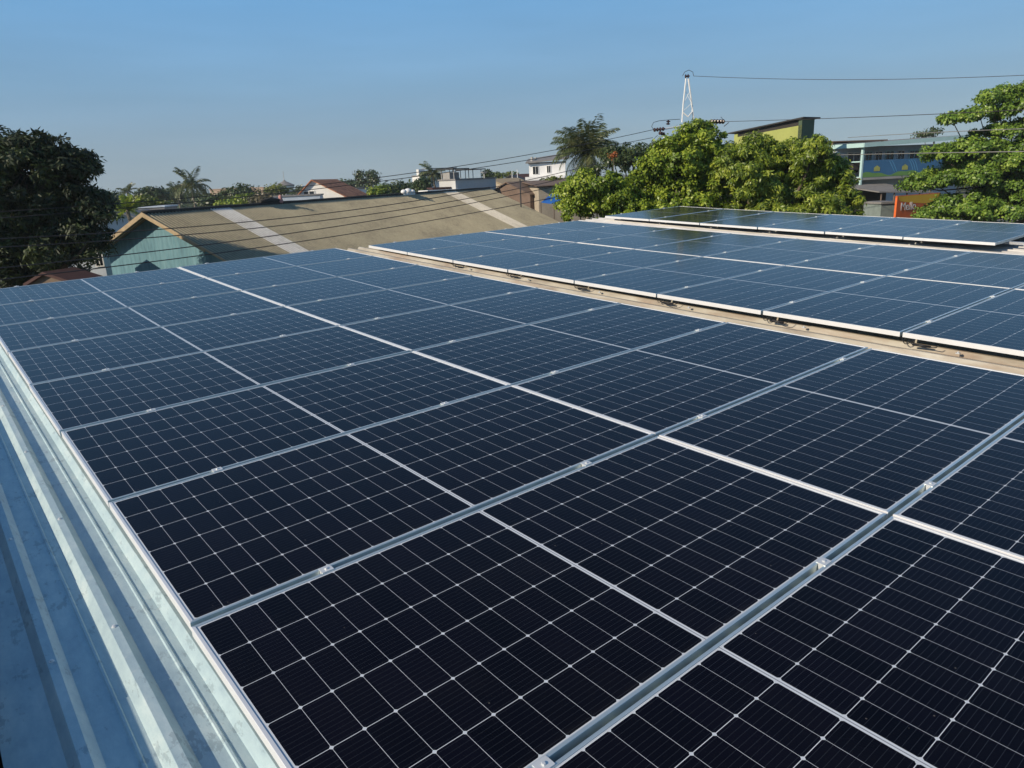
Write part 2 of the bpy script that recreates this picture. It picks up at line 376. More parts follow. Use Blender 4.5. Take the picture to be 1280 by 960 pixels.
M['leafdry'] = mat_leaf("dry_brown_scrub_leaf", (.05, .05, .03), (.11, .10, .055), (.17, .14, .08), .1)
M['leafpalm'] = mat_leaf("palm_leaflet", (.035, .05, .018), (.09, .12, .04), (.24, .24, .11), .2, .4)
def mat_ground():
    mt, nt, b = newmat("dry_earth_and_grass"); co = coords(nt)
    a = noise(nt, co, .06, 8, .65)
    nt.links.new(ramp(nt, a, [(.4, (.05, .075, .025)), (.55, (.16, .14, .09)), (.7, (.24, .20, .14))]), b.inputs['Base Color'])
    b.inputs['Roughness'].default_value = .95; return mt
M['ground'] = mat_ground()

# ------------------------------------------------------------ setting: ground, far wood
g = MB(); g.add([(-4000, -4000, 0), (4000, -4000, 0), (4000, 4000, 0), (-4000, 4000, 0)], [(0, 1, 2, 3)])
tag(obj('ground', g, M['ground']), kind='structure')

# ------------------------------------------------------------ our roof
Yst = sorted(set([-6.0, -4.5, -3, -2] + [i * 1.154 for i in range(-1, 9)] + [1.08, 1.9, 9.56]))
CURV = 0.0024
def arc(y):
    """height of the gently arched roof at a distance y along the ribs (panel plane = 0)"""
    if y <= 0: return 0.0
    return 0.5 * CURV / 1.154 * y * y
rb = MB()
prof = []
x0 = -0.205 - 0.19 * 1
prof.append((-0.525, 0.0)); prof.append((-0.47, 0.0))
n = 0
while x0 + .19 * n < 13.3:
    b0 = x0 + .19 * n
    prof += [(b0, 0), (b0 + .026, .034), (b0 + .052, .034), (b0 + .078, 0), (b0 + .147, 0), (b0 + .151, .005), (b0 + .157, .005), (b0 + .161, 0)]
    n += 1
ROOFZ = -0.108
rows_ = []
for y in Yst:
    base = .003 * (1 if y <= 1.9 else 0) + .003 * (1 if y <= 1.08 else 0)
    if y in (1.08, 1.9):
        rows_.append((y, base)); rows_.append((y + .0015, base - .003))
    else: rows_.append((y, base))
V = []
for y, dz in rows_:
    for x, z in prof: V.append(A2W((x, y, ROOFZ + z + arc(y) + dz)))
k = len(prof); F = []
for i in range(len(rows_) - 1):
    for j in range(k - 1): F.append((i * k + j, i * k + j + 1, (i + 1) * k + j + 1, (i + 1) * k + j))
# underside gives the sheet thickness at its far end
nb = len(V); last = (len(rows_) - 1) * k
for x, z in prof: V.append(A2W((x, rows_[-1][0], ROOFZ + z + arc(rows_[-1][0]) - .006)))
for j in range(k - 1): F.append((last + j, last + j + 1, nb + j + 1, nb + j))
rb.add(V, F)
bld = empty('warehouse', A2W((6, 2, 0)) * np.array([1, 1, 0]), "long warehouse under the solar panels, with a ribbed metal roof", "building")
ro = obj('roof', rb, M['roof'], bld)
w = MB(); PW = [A2W((x, y, -.2)) for x, y in ((-.50, -5.9), (13.0, -5.9), (13.0, 9.35), (-.50, 9.35))]
for i in range(4):
    p, q = PW[i], PW[(i + 1) % 4]; d = (q - p); d[2] = 0; d /= np.linalg.norm(d); nn = np.array([d[1], -d[0], 0])
    w.wallpoly([(p[0], p[1], 0), (q[0], q[1], 0), (q[0], q[1], q[2]), (p[0], p[1], p[2])], nn, .15)
obj('wall', w, M['wallgrey'], bld)
# roofing screws with dark washers on the three ribs beside the panels
for ri, xr in enumerate((-.356, -.166)):
    for q in range(8):
        yy = .35 + q * 1.02 + ri * .06; c = A2W((xr, yy, ROOFZ + .034 + arc(yy) + (.006 if yy < 1.08 else .003 if yy < 1.9 else 0)))
        sm_ = MB(); sm_.lathe(c, [(.0085, -.001), (.0085, .0018), (.005, .002), (.005, .0065), (.004, .007)], 8)
        obj('roof_screw', sm_, M['insul'] if False else M['clamp'], bld)
# parapet along the left eave: its shadow falls on the outer ribs
pp = MB()
def arrbox(mb, xa, xb, ya, yb, za, zb, xs=0.0):
    P = [(xa, ya), (xb, ya), (xb + xs, yb), (xa + xs, yb)]
    mb.hexa([A2W((x, y, za + arc(y))) for x, y in P] + [A2W((x, y, zb + arc(y))) for x, y in P])
arrbox(pp, -.80, -.53, -5.9, 9.5, -1.2, .030, -.02)
obj('parapet', pp, M['parapet'], bld)

# ------------------------------------------------------------ solar panels
PL, PWD, PH = 2.278, 1.134, .035
def frame_mb():
    mb = MB(); l = .011; t = .0025; gz = -.003
    o = [(0, 0), (PL, 0), (PL, PWD), (0, PWD)]; i_ = [(l, l), (PL - l, l), (PL - l, PWD - l), (l, PWD - l)]
    i2 = [(t, t), (PL - t, t), (PL - t, PWD - t), (t, PWD - t)]
    c = .0012
    oc = [(0 + c, 0 + c), (PL - c, c), (PL - c, PWD - c), (c, PWD - c)]
    V = [(x, y, 0) for x, y in i_] + [(x, y, 0) for x, y in oc] + [(x, y, -c) for x, y in o] + [(x, y, -PH) for x, y in o] + \
        [(x, y, -PH) for x, y in i2] + [(x, y, -.008) for x, y in i2] + [(x, y, -.008) for x, y in i_]
    F = []
    rings = [0, 4, 8, 12, 16, 20, 24, 0]
    for a, b_ in zip(rings[:-1], rings[1:]):
        for j in range(4): F.append((a + j, a + (j + 1) % 4, b_ + (j + 1) % 4, b_ + j))
    mb.add(V, F); return mb
def clamp_mb():
    mb = MB(); mb.box(-.022, .022, -.0175, .0175, .0, .0035); mb.box(-.022, .022, -.0085, .0085, -.04, .0002)
    mb.lathe((0, 0, .0045), [(.006, -.001), (.006, .003), (.0045, .0038)], 6)
    return mb
pp0 = bpy.data.objects.new('solar_panel', None); pp0.empty_display_size = .3; C.objects.link(pp0)
fr0 = obj('frame', frame_mb(), M['alu_long'], pp0, local=True)
fr0.data.materials.append(M['alu_short']); fr0.data.materials.append(M['alu'])
for pl in fr0.data.polygons:
    cc_ = pl.center
    if cc_.x < .02 or cc_.x > PL - .02: pl.material_index = 1
    if abs(pl.normal.x) > .5: pl.material_index = 2
gm = MB(); l = .0105; gm.box(l, PL - l, l, PWD - l, -.0075, -.0028)
gl0 = obj('glass', gm, M['glass'], pp0, local=True)
cm = clamp_mb(); cl0 = obj('clamp', cm, M['clamp'], pp0, local=True); cl0.location = (.48, PWD + .01, 0)
cl1 = obj('clamp', cm, M['clamp'], pp0, local=True); cl1.location = (1.79, PWD + .01, 0)
proto_used = [False]
rs = np.random.RandomState(4)
RT4 = Matrix([[*RT[i], 0] for i in range(3)] + [[0, 0, 0, 1]])
def place_panel(mat_arr, label, group, cl=(.48, 1.79)):
    """mat_arr: panel matrix in the array frame"""
    if not proto_used[0]: r = pp0; kids = [fr0, gl0, cl0, cl1]; proto_used[0] = True
    else:
        r = pp0.copy(); C.objects.link(r); kids = []
        for ch in (fr0, gl0, cl0, cl1):
            c = ch.copy(); C.objects.link(c); c.parent = r; kids.append(c)
    kids[2].location.x = cl[0]; kids[3].location.x = cl[1]
    r.matrix_world = Matrix.Translation((0, 0, H0)) @ RT4 @ mat_arr
    tag(r, label, 'solar panel', group)
def row_mat(k, x, T=Matrix.Identity(4), y_extra=0.0):
    y = 0.0; z = 0.0
    if k >= 0:
        for i in range(k): a = (i + .5) * CURV; y += 1.154 * math.cos(a); z += 1.154 * math.sin(a)
        ang = (k + .5) * CURV
    else: y = 1.154 * k; ang = 0.0
    j = rs.normal(size=6)
    L = Matrix.Translation((x + .006 + j[0] * .0025, y + .010 + y_extra, z + j[1] * .0006)) @ Euler((ang + j[2] * .0009, j[3] * .0006, j[4] * .0004)).to_matrix().to_4x4()
    return T @ L
ORD = ['', 'second', 'third', 'fourth', 'fifth', 'sixth', 'seventh', 'eighth', 'ninth', 'tenth']
def rowname(i, nrow):
    if i == 0: return 'nearest'
    if i == nrow - 1: return 'farthest'
    return ORD[i]
for k in range(-1, 8):
    for c in range(2):
        i = k + 1
        side = 'left column beside the bare metal roof' if c == 0 else 'right column beside the tan strip'
        place_panel(row_mat(k, c * 2.290), f"{rowname(i, 9)} panel in the {side}, nearest array", "solar panels of the nearest array",
                    (.47, 1.78) if c == 0 else (.37, 1.90))
def rig(t, w):
    th = math.sqrt(sum(v * v for v in w)); return Matrix.Translation(t) @ Matrix.Rotation(th, 4, Vector(w))
TB = rig((5.0774, 1.15996, .0159), (-.00182, .001435, -.00649))
TC = rig((10.2436, 2.2229, .0578), (-.00202, -.01056, -.0206))
for k in range(-1, 7):
    for c in range(2):
        i = k + 1
        side = 'front column beside the tan strip' if c == 0 else 'back column behind the white seam'
        place_panel(row_mat(k, c * 2.290, TB), f"{rowname(i, 8)} panel of the {side}, middle array", "solar panels of the middle array")
for k in range(0, 6):
    pos = {0: 'rightmost', 5: 'leftmost'}.get(k, ORD[5 - k] + ' from left')
    place_panel(row_mat(k, 0, TC), f"{pos} panel of the far raised strip of six", "solar panels of the far array")
place_panel(row_mat(-1, .05, TC, -.33) @ Matrix.Translation((0, 0, .03)), "separate panel past the gap at the right end of the far strip", "solar panels of the far array")

# mounting rails under the clamp lines
def rail(T, x, ya, yb, label):
    mb = MB(); pts = np.linspace(ya, yb, 9)
    for a, b_ in zip(pts[:-1], pts[1:]):
        P = [(x - .02, a), (x + .02, a), (x + .02, b_), (x - .02, b_)]
        def w_(q, dz):
            v = T @ Vector((q[0], q[1], arc(q[1]) + dz)); return A2W(v)
        mb.hexa([w_(q, -.0735) for q in P] + [w_(q, -.038) for q in P])
    tag(obj('mounting_rail', mb, M['rail']), label, 'rail', 'aluminium rails under the panels')
I4 = Matrix.Identity(4)
for T, x, ya, yb, lb in ((I4, .48, -1.2, 9.3, "mounting rail under the nearest array, closest to the bare metal roof"),
                         (I4, 1.79, -1.2, 9.3, "mounting rail under the nearest array, second from the bare metal roof"),
                         (I4, 2.666, -1.2, 9.3, "mounting rail under the nearest array, third from the bare metal roof"),
                         (I4, 4.196, -1.2, 9.3, "mounting rail under the nearest array, closest to the tan roof strip"),
                         (TB, .486, -1.2, 8.1, "mounting rail under the middle array's front column, nearer the tan strip"),
                         (TB, 1.796, -1.2, 8.1, "mounting rail under the middle array's front column, nearer the white seam"),
                         (TB, 2.776, -1.2, 8.1, "mounting rail under the middle array's back column, nearer the white seam"),
                         (TB, 4.086, -1.2, 8.1, "mounting rail under the middle array's back column, nearer the far strip"),
                         (TC, .486, -1.0, 7.0, "mounting rail under the front side of the far strip"),
                         (TC, 1.796, -1.0, 7.0, "mounting rail under the back side of the far strip")):
    rail(T, x, ya, yb, lb)

# dangling cable loops with plugs below the front edge of the middle array
def cable(T, y, seed, label):
    r_ = random.Random(seed); mb = MB(); P = []
    def w_(x, yy, z): return A2W(T @ Vector((x, yy, z + arc(yy))))
    base = w_(.02, y, -.08)
    for i in range(15):
        t = i / 14
        P.append(w_(-.02 + .03 * math.sin(t * 5 + seed), y - .06 - .26 * t + .03 * math.sin(t * 7), -.04 - .033 * math.sin(PI * t) + .003 * r_.random()))
    mb.tube(P, .0035, 6)
    P2 = [w_(-.005 + .02 * math.cos(t * 6), y - .02 - .10 * t, -.036 - .036 * math.sin(PI * t)) for t in np.linspace(0, 1, 10)]
    mb.tube(P2, .0035, 6)
    e = empty('cable_loop', base, label, 'cable', 'black cable loops under the middle array')
    obj('cable', mb, M['cable'], e, True)
    c = MB(); c.tube([w_(-.03, y - .12, -.067), w_(-.02, y - .17, -.067), w_(-.015, y - .24, -.067)], [.008, .010, .008], 8)
    obj('connector', c, M['cable'], e, True)
names = {0: "under the first joint from the right", 1: "under the second joint from the right", 2: "under the third joint from the right",
         3: "under the fourth joint from the right", 4: "under the fifth joint from the right", 5: "under the sixth joint from the right"}
for k in range(0, 6):
    cable(TB, k * 1.154 + .02, k, f"black cable loop {names[k]}, front edge of middle array")
# small bracket studs below the middle array
for k in range(0, 6):
    mb = MB(); p = TB @ Vector((-.012, k * 1.154 - .40, arc(k * 1.154)))
    def q(dx, dy, dz): return A2W((p[0] + dx, p[1] + dy, p[2] + dz))
    mb.hexa([q(-.012, -.014, -.082), q(.018, -.014, -.082), q(.018, .014, -.082), q(-.012, .014, -.082), q(-.012, -.014, -.078), q(.018, -.014, -.078), q(.018, .014, -.078), q(-.012, .014, -.078)])
    mb.tube([q(0, 0, -.078), q(0, 0, -.066)], .004, 6)
    tag(obj('roof_bracket', mb, M['clamp']), f"small metal bracket {names[k]} of the middle array", 'bracket', 'brackets under the middle array')

# ------------------------------------------------------------ foliage
def leaf_mesh(name, P, Nn, L, Wd, tone, mat, parent, rng, droop=.35):
    n = len(P)
    r = rng.normal(size=(n, 3)); t = np.cross(Nn, r); t /= np.linalg.norm(t, axis=1)[:, None] + 1e-9
    t[:, 2] -= droop; t /= np.linalg.norm(t, axis=1)[:, None] + 1e-9
    b = np.cross(Nn, t); b /= np.linalg.norm(b, axis=1)[:, None] + 1e-9
    L = (L * rng.uniform(.5, 1.35, n))[:, None]; Wd = (Wd * rng.uniform(.7, 1.2, n))[:, None]
    V = np.empty((n, 4, 3)); V[:, 0] = P; V[:, 1] = P + t * L * .5 + b * Wd * .5 + Nn * Wd * .12
    V[:, 2] = P + t * L; V[:, 3] = P + t * L * .5 - b * Wd * .5 + Nn * Wd * .12
    off = OFF.get(parent.name, np.zeros(3)) if parent is not None else np.zeros(3)
    V = (V - off).reshape(-1, 3)
    me = bpy.data.meshes.new(name); me.vertices.add(4 * n); me.vertices.foreach_set('co', V.ravel())
    me.loops.add(4 * n); me.loops.foreach_set('vertex_index', np.arange(4 * n, dtype=np.int32))
    me.polygons.add(n); me.polygons.foreach_set('loop_start', np.arange(0, 4 * n, 4, dtype=np.int32))
    me.polygons.foreach_set('loop_total', np.full(n, 4, dtype=np.int32))
    me.update(calc_edges=True)
    a = me.attributes.new('tone', 'FLOAT', 'FACE'); a.data.foreach_set('value', np.clip(tone, 0, 1).astype(np.float32))
    me.materials.append(mat)
    o = bpy.data.objects.new(name, me); C.objects.link(o)
    if parent is not None: o.parent = parent
    OFF[o.name] = off
    return o
def crown(lobes, nclump, per, cr, rng, inner=.3, up=-.45):
    """leaf positions gathered in twig clumps over a set of lobes (centre, radii)"""
    wts = np.array([r[0] * r[2] for _, r in lobes], float); wts /= wts.sum()
    ids = rng.choice(len(lobes), nclump, p=wts)
    d = rng.normal(size=(nclump, 3)); d /= np.linalg.norm(d, axis=1)[:, None]
    d[:, 2] = np.where(d[:, 2] < up, -d[:, 2] * .5, d[:, 2])
    rr = np.where(rng.rand(nclump) < inner, rng.uniform(.35, .75, nclump), rng.uniform(.8, 1.08, nclump))
    cen = np.array([lobes[i][0] for i in ids]); rad = np.array([lobes[i][1] for i in ids])
    cc = cen + d * rad * rr[:, None]
    ct = rng.rand(nclump); cs = cr * rng.uniform(.5, 1.6, nclump)
    id2 = np.repeat(np.arange(nclump), per)
    e = rng.normal(size=(len(id2), 3)); e /= np.linalg.norm(e, axis=1)[:, None]
    P = cc[id2] + e * (cs[id2] * rng.rand(len(id2)) ** .5)[:, None] * np.array([1, 1, .7])
    Nn = e * .5 + d[id2] * .45 + rng.normal(size=e.shape) * .42 + np.array([0, 0, .22]); Nn /= np.linalg.norm(Nn, axis=1)[:, None]
    tone = .45 * ct[id2] + .55 * rng.rand(len(id2))
    return P, Nn, tone, cc
def limbs(base, top, lobes, cc, r0, rng, ntw=30):
    mb = MB(); base = np.array(base, float); top = np.array(top, float)
    k = 7; ax = [base + (top - base) * t + np.array([rng.normal() * .12 * math.sin(PI * t), rng.normal() * .12 * math.sin(PI * t), 0]) for t in np.linspace(0, 1, k)]
    mb.tube(ax, list(np.linspace(r0, r0 * .35, k)), 9)
    for c, r in lobes:
        s = base + (top - base) * rng.uniform(.55, .95); c = np.array(c, float)
        mid = s * .5 + c * .5 + np.array([0, 0, -.15 * np.linalg.norm(c - s)])
        mb.tube([s, s * .4 + mid * .6, mid * .5 + c * .5, c], [r0 * .42, r0 * .3, r0 * .2, r0 * .1], 6)
    for i in rng.choice(len(cc), min(ntw, len(cc)), replace=False):
        j = min(range(len(lobes)), key=lambda q: np.linalg.norm(np.array(lobes[q][0]) - cc[i]))
        s = np.array(lobes[j][0], float); mb.tube([s, s * .5 + cc[i] * .5 + np.array([0, 0, -.05]), cc[i]], [r0 * .12, r0 * .08, r0 * .04], 5)
    return mb
def tree(name, label, lobes_px, D, base_px, mat, nclump, per, cr, leaf, seed, group=None, r0=.22, dD=1.0, droop=.35, up=-.45, cat='tree', ntw=30, inner=.3):
    """lobes_px: (px, py, half width px, half height px[, depth offset]) ellipses read off the photo"""
    rng = np.random.RandomState(seed); lobes = []
    for l_ in lobes_px:
        dd = l_[4] if len(l_) > 4 else rng.uniform(-.4, .4) * dD
        c = pt(l_[0], l_[1], D + dd); s = (D + dd) / FPX * 1.0
        rx = l_[2] * s; rz = l_[3] * s; lobes.append((c, np.array([rx, max(rx, rz) * .9 if len(lobes_px) > 1 else rx, rz])))
    base = pz(base_px, 0, D); low = min(l[0][2] for l in lobes)
    cmid = np.mean([l[0] for l in lobes], axis=0)
    root = empty(name, base, label, cat, group)
    P, Nn, tone, cc = crown(lobes, nclump, per, cr, rng, inner, up)
    leaf_mesh('crown', P, Nn, leaf[0], leaf[1], tone, mat, root, rng, droop)
    top = np.array([base[0] * .3 + cmid[0] * .7, base[1] * .3 + cmid[1] * .7, cmid[2]])
    obj('trunk', limbs(base, top, lobes, cc, r0, rng, ntw), M['bark'], root, True)
    return root
def palm(name, label, px, py, D, flen, nfr, seed, mat='leafpalm', group='palm trees', nl=26, lean=.4, lw=.05, sag=1.0):
    rng = np.random.RandomState(seed); top = pt(px, py, D)
    base = top.copy(); base[2] = 0; base += RH * rng.uniform(-lean, lean) * 2
    root = empty(name, base, label, 'palm tree', group)
    tk = MB(); ks = np.linspace(0, 1, 10)
    tk.tube([base * (1 - t) + top * t + RH * .25 * math.sin(PI * t) for t in ks], list(.17 - .06 * ks), 8)
    obj('trunk', tk, M['palmbark'], root, True)
    P = []; F = []; tone = []; rch = MB()
    V = []
    for i in range(nfr):
        az = 2 * PI * (i * .381966 + rng.uniform(-.03, .03)); el = math.radians(rng.uniform(-25, 80) if nfr < 40 else -30 + 112 * ((i * .754877) % 1.0) + rng.uniform(-5, 5)); L = flen * rng.uniform(.85, 1.1)
        h = np.array([math.cos(az), math.sin(az), 0]); pts = []; p = top.copy(); e = el; step = L / 10
        for s in range(11):
            pts.append(p.copy()); p = p + (h * math.cos(e) + np.array([0, 0, math.sin(e)])) * step
            e -= math.radians(11) * sag * (0.6 + .4 * s / 5) * (1.1 - .4 * el)
        rch.tube(pts, list(np.linspace(.03, .006, 11) * flen / 3), 4)
        side = np.array([-h[1], h[0], 0]); ft = rng.rand()
        for q in range(2, nl):
            t = q / nl * 10; a = int(t); f = t - a; c = pts[a] * (1 - f) + pts[min(a + 1, 10)] * f
            tg = pts[min(a + 1, 10)] - pts[a]; tg /= np.linalg.norm(tg)
            ll = flen * .30 * math.sin(PI * min(.98, .12 + .8 * q / nl)) ** .7
            for sg in (-1, 1):
                d = side * sg * .62 + tg * .55 + np.array([0, 0, -.40 - .25 * rng.rand()]); d += rng.normal(size=3) * .09; d /= np.linalg.norm(d)
                wv = np.cross(d, [0, 0, 1.0]); wv /= np.linalg.norm(wv) + 1e-9; wv = wv * .35 + tg * .8; wv /= np.linalg.norm(wv)
                w_ = lw * flen / 3
                V += [c, c + d * ll * .4 + wv * w_, c + d * ll, c + d * ll * .4 - wv * w_]; tone.append(.35 * ft + .65 * rng.rand())
    V = np.array(V); n = len(V) // 4; off = OFF[root.name]
    me = bpy.data.meshes.new('fronds'); me.vertices.add(4 * n); me.vertices.foreach_set('co', (V - off).ravel())
    me.loops.add(4 * n); me.loops.foreach_set('vertex_index', np.arange(4 * n, dtype=np.int32))
    me.polygons.add(n); me.polygons.foreach_set('loop_start', np.arange(0, 4 * n, 4, dtype=np.int32)); me.polygons.foreach_set('loop_total', np.full(n, 4, dtype=np.int32))
    me.update(calc_edges=True); a = me.attributes.new('tone', 'FLOAT', 'FACE'); a.data.foreach_set('value', np.array(tone, dtype=np.float32))
    me.materials.append(M[mat]); o = bpy.data.objects.new('crown', me); C.objects.link(o); o.parent = root
    obj('frond_stalks', rch, M[mat], root)
    return root

# ------------------------------------------------------------ the teal warehouse with the long tan roof
RA = pt(178, 267, 30); RB_ = pt(612, 235.5, 61)
e1 = RB_ - RA; LEN = np.linalg.norm(e1[:2]); rdz = e1[2] / LEN; e1 = np.array([e1[0], e1[1], 0]) / LEN
er = np.array([e1[1], -e1[0], 0])            # towards the camera side (down the visible slope)
th = empty('corrugated_warehouse', np.array([RA[0], RA[1], 0]), "teal walled warehouse with a long weathered tan corrugated roof beyond the panels", "building")
SL = .47
def rp(s, d, dz=0.0):      # point on the roof: s along ridge from the near verge, d down the visible slope (negative: other side)
    p = RA + e1 * s + er * d; p[2] = RA[2] + rdz * s - abs(d) * SL + dz; return p
WV = .177
def corr_strip(s0, s1, d0, d1, name, mat, lift=0.0, label=None, nd=2):
    mb = MB(); n = int((s1 - s0) / WV * 8) + 1; ss = np.linspace(s0, s1, n); dd = np.linspace(d0, d1, nd)
    V = []
    for d in dd:
        for s in ss: V.append(rp(s, d, .038 * math.sin(2 * PI * s / WV) + lift))
    F = [(i * n + j, i * n + j + 1, (i + 1) * n + j + 1, (i + 1) * n + j) for i in range(nd - 1) for j in range(n - 1)]
    mb.add(V, F); o = obj(name, mb, mat, th, True)
    if label: o['label'] = label
    return o
S1 = 5.1; 
corr_strip(0, LEN + .0, .02, 11, 'roof', M['corr'], nd=6)
corr_strip(0, LEN, -.02, -3.4, 'roof', M['corr'])
corr_strip(3.54, 4.75, .03, 11.0, 'skylight_sheet', M['corrwhite'], .014, "white translucent sheet strip near the gable")
corr_strip(25.6, 27.6, .03, 11.0, 'skylight_sheet', M['corrcream'], .014, "cream sheet strip near the far end")
rg = MB(); 
rg.tube([rp(s, 0, .03 + .004 * math.sin(s * 3)) for s in np.linspace(-.02, LEN, 60)], [.085 + .006 * math.sin(s * 1.7) for s in np.linspace(0, LEN, 60)], 7)
obj('ridge_cap', rg, M['ridge'], th, True)
# gable wall, ribbed
gw = MB(); OV = .55; zb = 0.0
nw = int(14.0 / .25); dl = np.linspace(-3.15, 10.6, nw * 4)
V = []; 
for i, d in enumerate(dl):
    off = .008 * (1 if (i % 4) in (1, 2) else 0)
    p = rp(OV - off, d, -.06); V.append(p); V.append(np.array([p[0], p[1], zb]))
F = [(2 * i, 2 * i + 2, 2 * i + 3, 2 * i + 1) for i in range(len(dl) - 1)]
# insert the apex so the top line follows both slopes
gw.add(V, F); obj('gable_wall', gw, M['teal'], th)
sw = MB(); a, b_ = rp(OV, -3.12, -.06), rp(LEN, -3.12, -.06)
sw.wallpoly([(a[0], a[1], 0), (b_[0], b_[1], 0), tuple(b_), tuple(a)], -er, .08)
a, b_ = rp(OV, 10.55, -.06), rp(LEN, 10.55, -.06); sw.wallpoly([(a[0], a[1], 0), (b_[0], b_[1], 0), tuple(b_), tuple(a)], er, .08)
obj('side_wall', sw, M['teal'], th)
fw_ = MB(); a, b_, c_ = rp(LEN - .3, -3.1, -.06), rp(LEN - .3, 0, -.06), rp(LEN - .3, 10.5, -.06)
fw_.wallpoly([(a[0], a[1], 0), tuple(a), tuple(b_), tuple(c_), (c_[0], c_[1], 0)], e1, .1); obj('end_wall', fw_, M['teal'], th)
for d in (-3.45, 3.0):
    bb = MB(); P = [rp(-.04, 0, .05), rp(-.04, d, .05), rp(-.04, d, -.13), rp(-.04, 0, -.13)]
    bb.wallpoly(P, -e1, .035); obj('barge_board', bb, M['barge'], th)
bb = MB(); bb.wallpoly([rp(-.04, 3.0, .05), rp(-.04, 11, .05), rp(-.04, 11, -.05), rp(-.04, 3.0, -.05)], -e1, .03); obj('barge_board', bb, M['barge'], th)
# things lying on the ridge
def on_ridge(s, d, dz): return rp(s, d, dz)
p0 = pt(502, 246, 0.0 + 48)
s_g = None
bst = 1e9
for s in np.linspace(5, LEN, 400):
    q = rp(s, 0, .1); v = RCW @ (q - CW); x = 640 + FPX * v[0] / v[2]
    if abs(x - 503) < bst: bst = abs(x - 503); s_g = s
sk = MB(); 
for ds, dz, r in ((0, .22, .2), (.55, .25, .24), (1.1, .2, .18)):
    q = rp(s_g + ds, .1, dz); sk.lathe(q, [(.02, -r * .8), (r * .8, -r * .5), (r, 0), (r * .8, r * .5), (.05, r * .75)], 10)
q = rp(s_g - .1, .1, .05); q2 = rp(s_g + 1.3, .1, .05); sk.tube([q, q2], .1, 6)
tag(obj('plastic_sacks', sk, M['whiteclean'], None, True), "white plastic sacks slumped on the ridge of the tan roof", "sack")
def ridge_s(px):
    best = (1e9, 0)
    for s in np.linspace(0, LEN, 600):
        q = rp(s, 0, .05); v = RCW @ (q - CW); x = 640 + FPX * v[0] / v[2]
        if abs(x - px) < best[0]: best = (abs(x - px), s)
    return best[1]
sa, sb = ridge_s(326), ridge_s(349)
mb = MB(); mb.tube([rp(sa, 0, .16), rp((sa + sb) / 2, 0, .2), rp(sb, .0, .17)], [.1, .12, .09], 7)
tag(obj('dark_roll', mb, M['ridge'], None, True), "black roll of sheeting lying on the tan roof ridge", "roll")
q = rp(ridge_s(350), .05, .0); mb = MB(); mb.lathe(q, [(.10, .05), (.14, .12), (.09, .3), (.10, .38), (.03, .45)], 9)
tag(obj('small_bundle', mb, plain("faded_pink_cloth", (.5, .25, .22), .9), None, True), "small pink and white bundle beside the black roll on the ridge", "bundle")

# ------------------------------------------------------------ generic buildings
def unit(v): v = np.array([v[0], v[1], 0.0]); return v / np.linalg.norm(v)
def quadbox(mb, a, ex, l, ey, w_, z0, z1): mb.obox(a, ex, ey, l, w_, z0, z1)
def window(parent, a, ex, nrm, s0, s1, z0, z1, frame='white', glass='window', bars=1):
    """window on a wall: a wall origin, ex along it, nrm outward"""
    f = MB(); a = np.array(a); t = .06 * max(.6, (s1 - s0))
    def bx(mb, u0, u1, v0, v1, o0, o1):
        P = [a + ex * u0 + nrm * o0, a + ex * u1 + nrm * o0, a + ex * u1 + nrm * o1, a + ex * u0 + nrm * o1]
        mb.hexa([(p[0], p[1], v0) for p in P] + [(p[0], p[1], v1) for p in P])
    bx(f, s0, s1, z0, z0 + t, .0, .06); bx(f, s0, s1, z1 - t, z1, .0, .06); bx(f, s0, s0 + t, z0 + t, z1 - t, .0, .06); bx(f, s1 - t, s1, z0 + t, z1 - t, .0, .06)
    for i in range(bars):
        u = s0 + (s1 - s0) * (i + 1) / (bars + 1); bx(f, u - t * .4, u + t * .4, z0 + t, z1 - t, .0, .05)
    fo = obj('window', f, M[frame], parent)
    g_ = MB(); bx(g_, s0 + t * .9, s1 - t * .9, z0 + t * .9, z1 - t * .9, .003, .02); obj('pane', g_, M[glass], fo)
def gable(name, label, r0, r1, hw0, hw1, drop0, drop1, wall, roof, wins=(), ov=.35, group=None, zbase=0.0):
    """gabled house: r0,r1 ridge ends (world), hw0 half width left of travel, hw1 right"""
    r0 = np.array(r0); r1 = np.array(r1); e = unit(r1 - r0); r = np.array([e[1], -e[0], 0])
    zr = (r0[2] + r1[2]) / 2; r0[2] = r1[2] = zr
    root = empty(name, (r0[0], r0[1], zbase), label, 'house', group)
    def P(q, s, d, z): v = q + e * s + r * d; return (v[0], v[1], z)
    w_ = MB(); cmid = (r0 + r1) / 2
    ins = .12
    for q, s, nn in ((r0, ov, -e), (r1, -ov, e)):
        w_.wallpoly([P(q, s, -hw0 + ov, zbase), P(q, s, -hw0 + ov, zr - drop0 * (hw0 - ov) / hw0 - .02), P(q, s, 0, zr - .04), P(q, s, hw1 - ov, zr - drop1 * (hw1 - ov) / hw1 - .02), P(q, s, hw1 - ov, zbase)], nn, ins)
    for d, dr, hw, nn in ((-hw0 + ov, drop0, hw0, -r), (hw1 - ov, drop1, hw1, r)):
        zt = zr - dr * (hw - ov) / hw - .02
        w_.wallpoly([P(r0, ov + ins, d, zbase), P(r1, -ov - ins, d, zbase), P(r1, -ov - ins, d, zt), P(r0, ov + ins, d, zt)], nn, ins)
    obj('wall', w_, wall, root)
    for d, dr in ((-hw0, drop0), (hw1, drop1)):
        m_ = MB(); m_.slab([P(r0, 0, 0, zr + .05), P(r1, 0, 0, zr + .05), P(r1, 0, d, zr - dr + .05), P(r0, 0, d, zr - dr + .05)], .09); obj('roof', m_, roof, root)
    for (side, s0, s1, z0, z1) in wins:
        if side == 'g': window(root, r0 + e * ov, r, -e, s0, s1, zr - z0, zr - z1)
        else: window(root, r0 + r * (hw1 - ov), e, r, s0, s1, zr - z0, zr - z1)
    return root
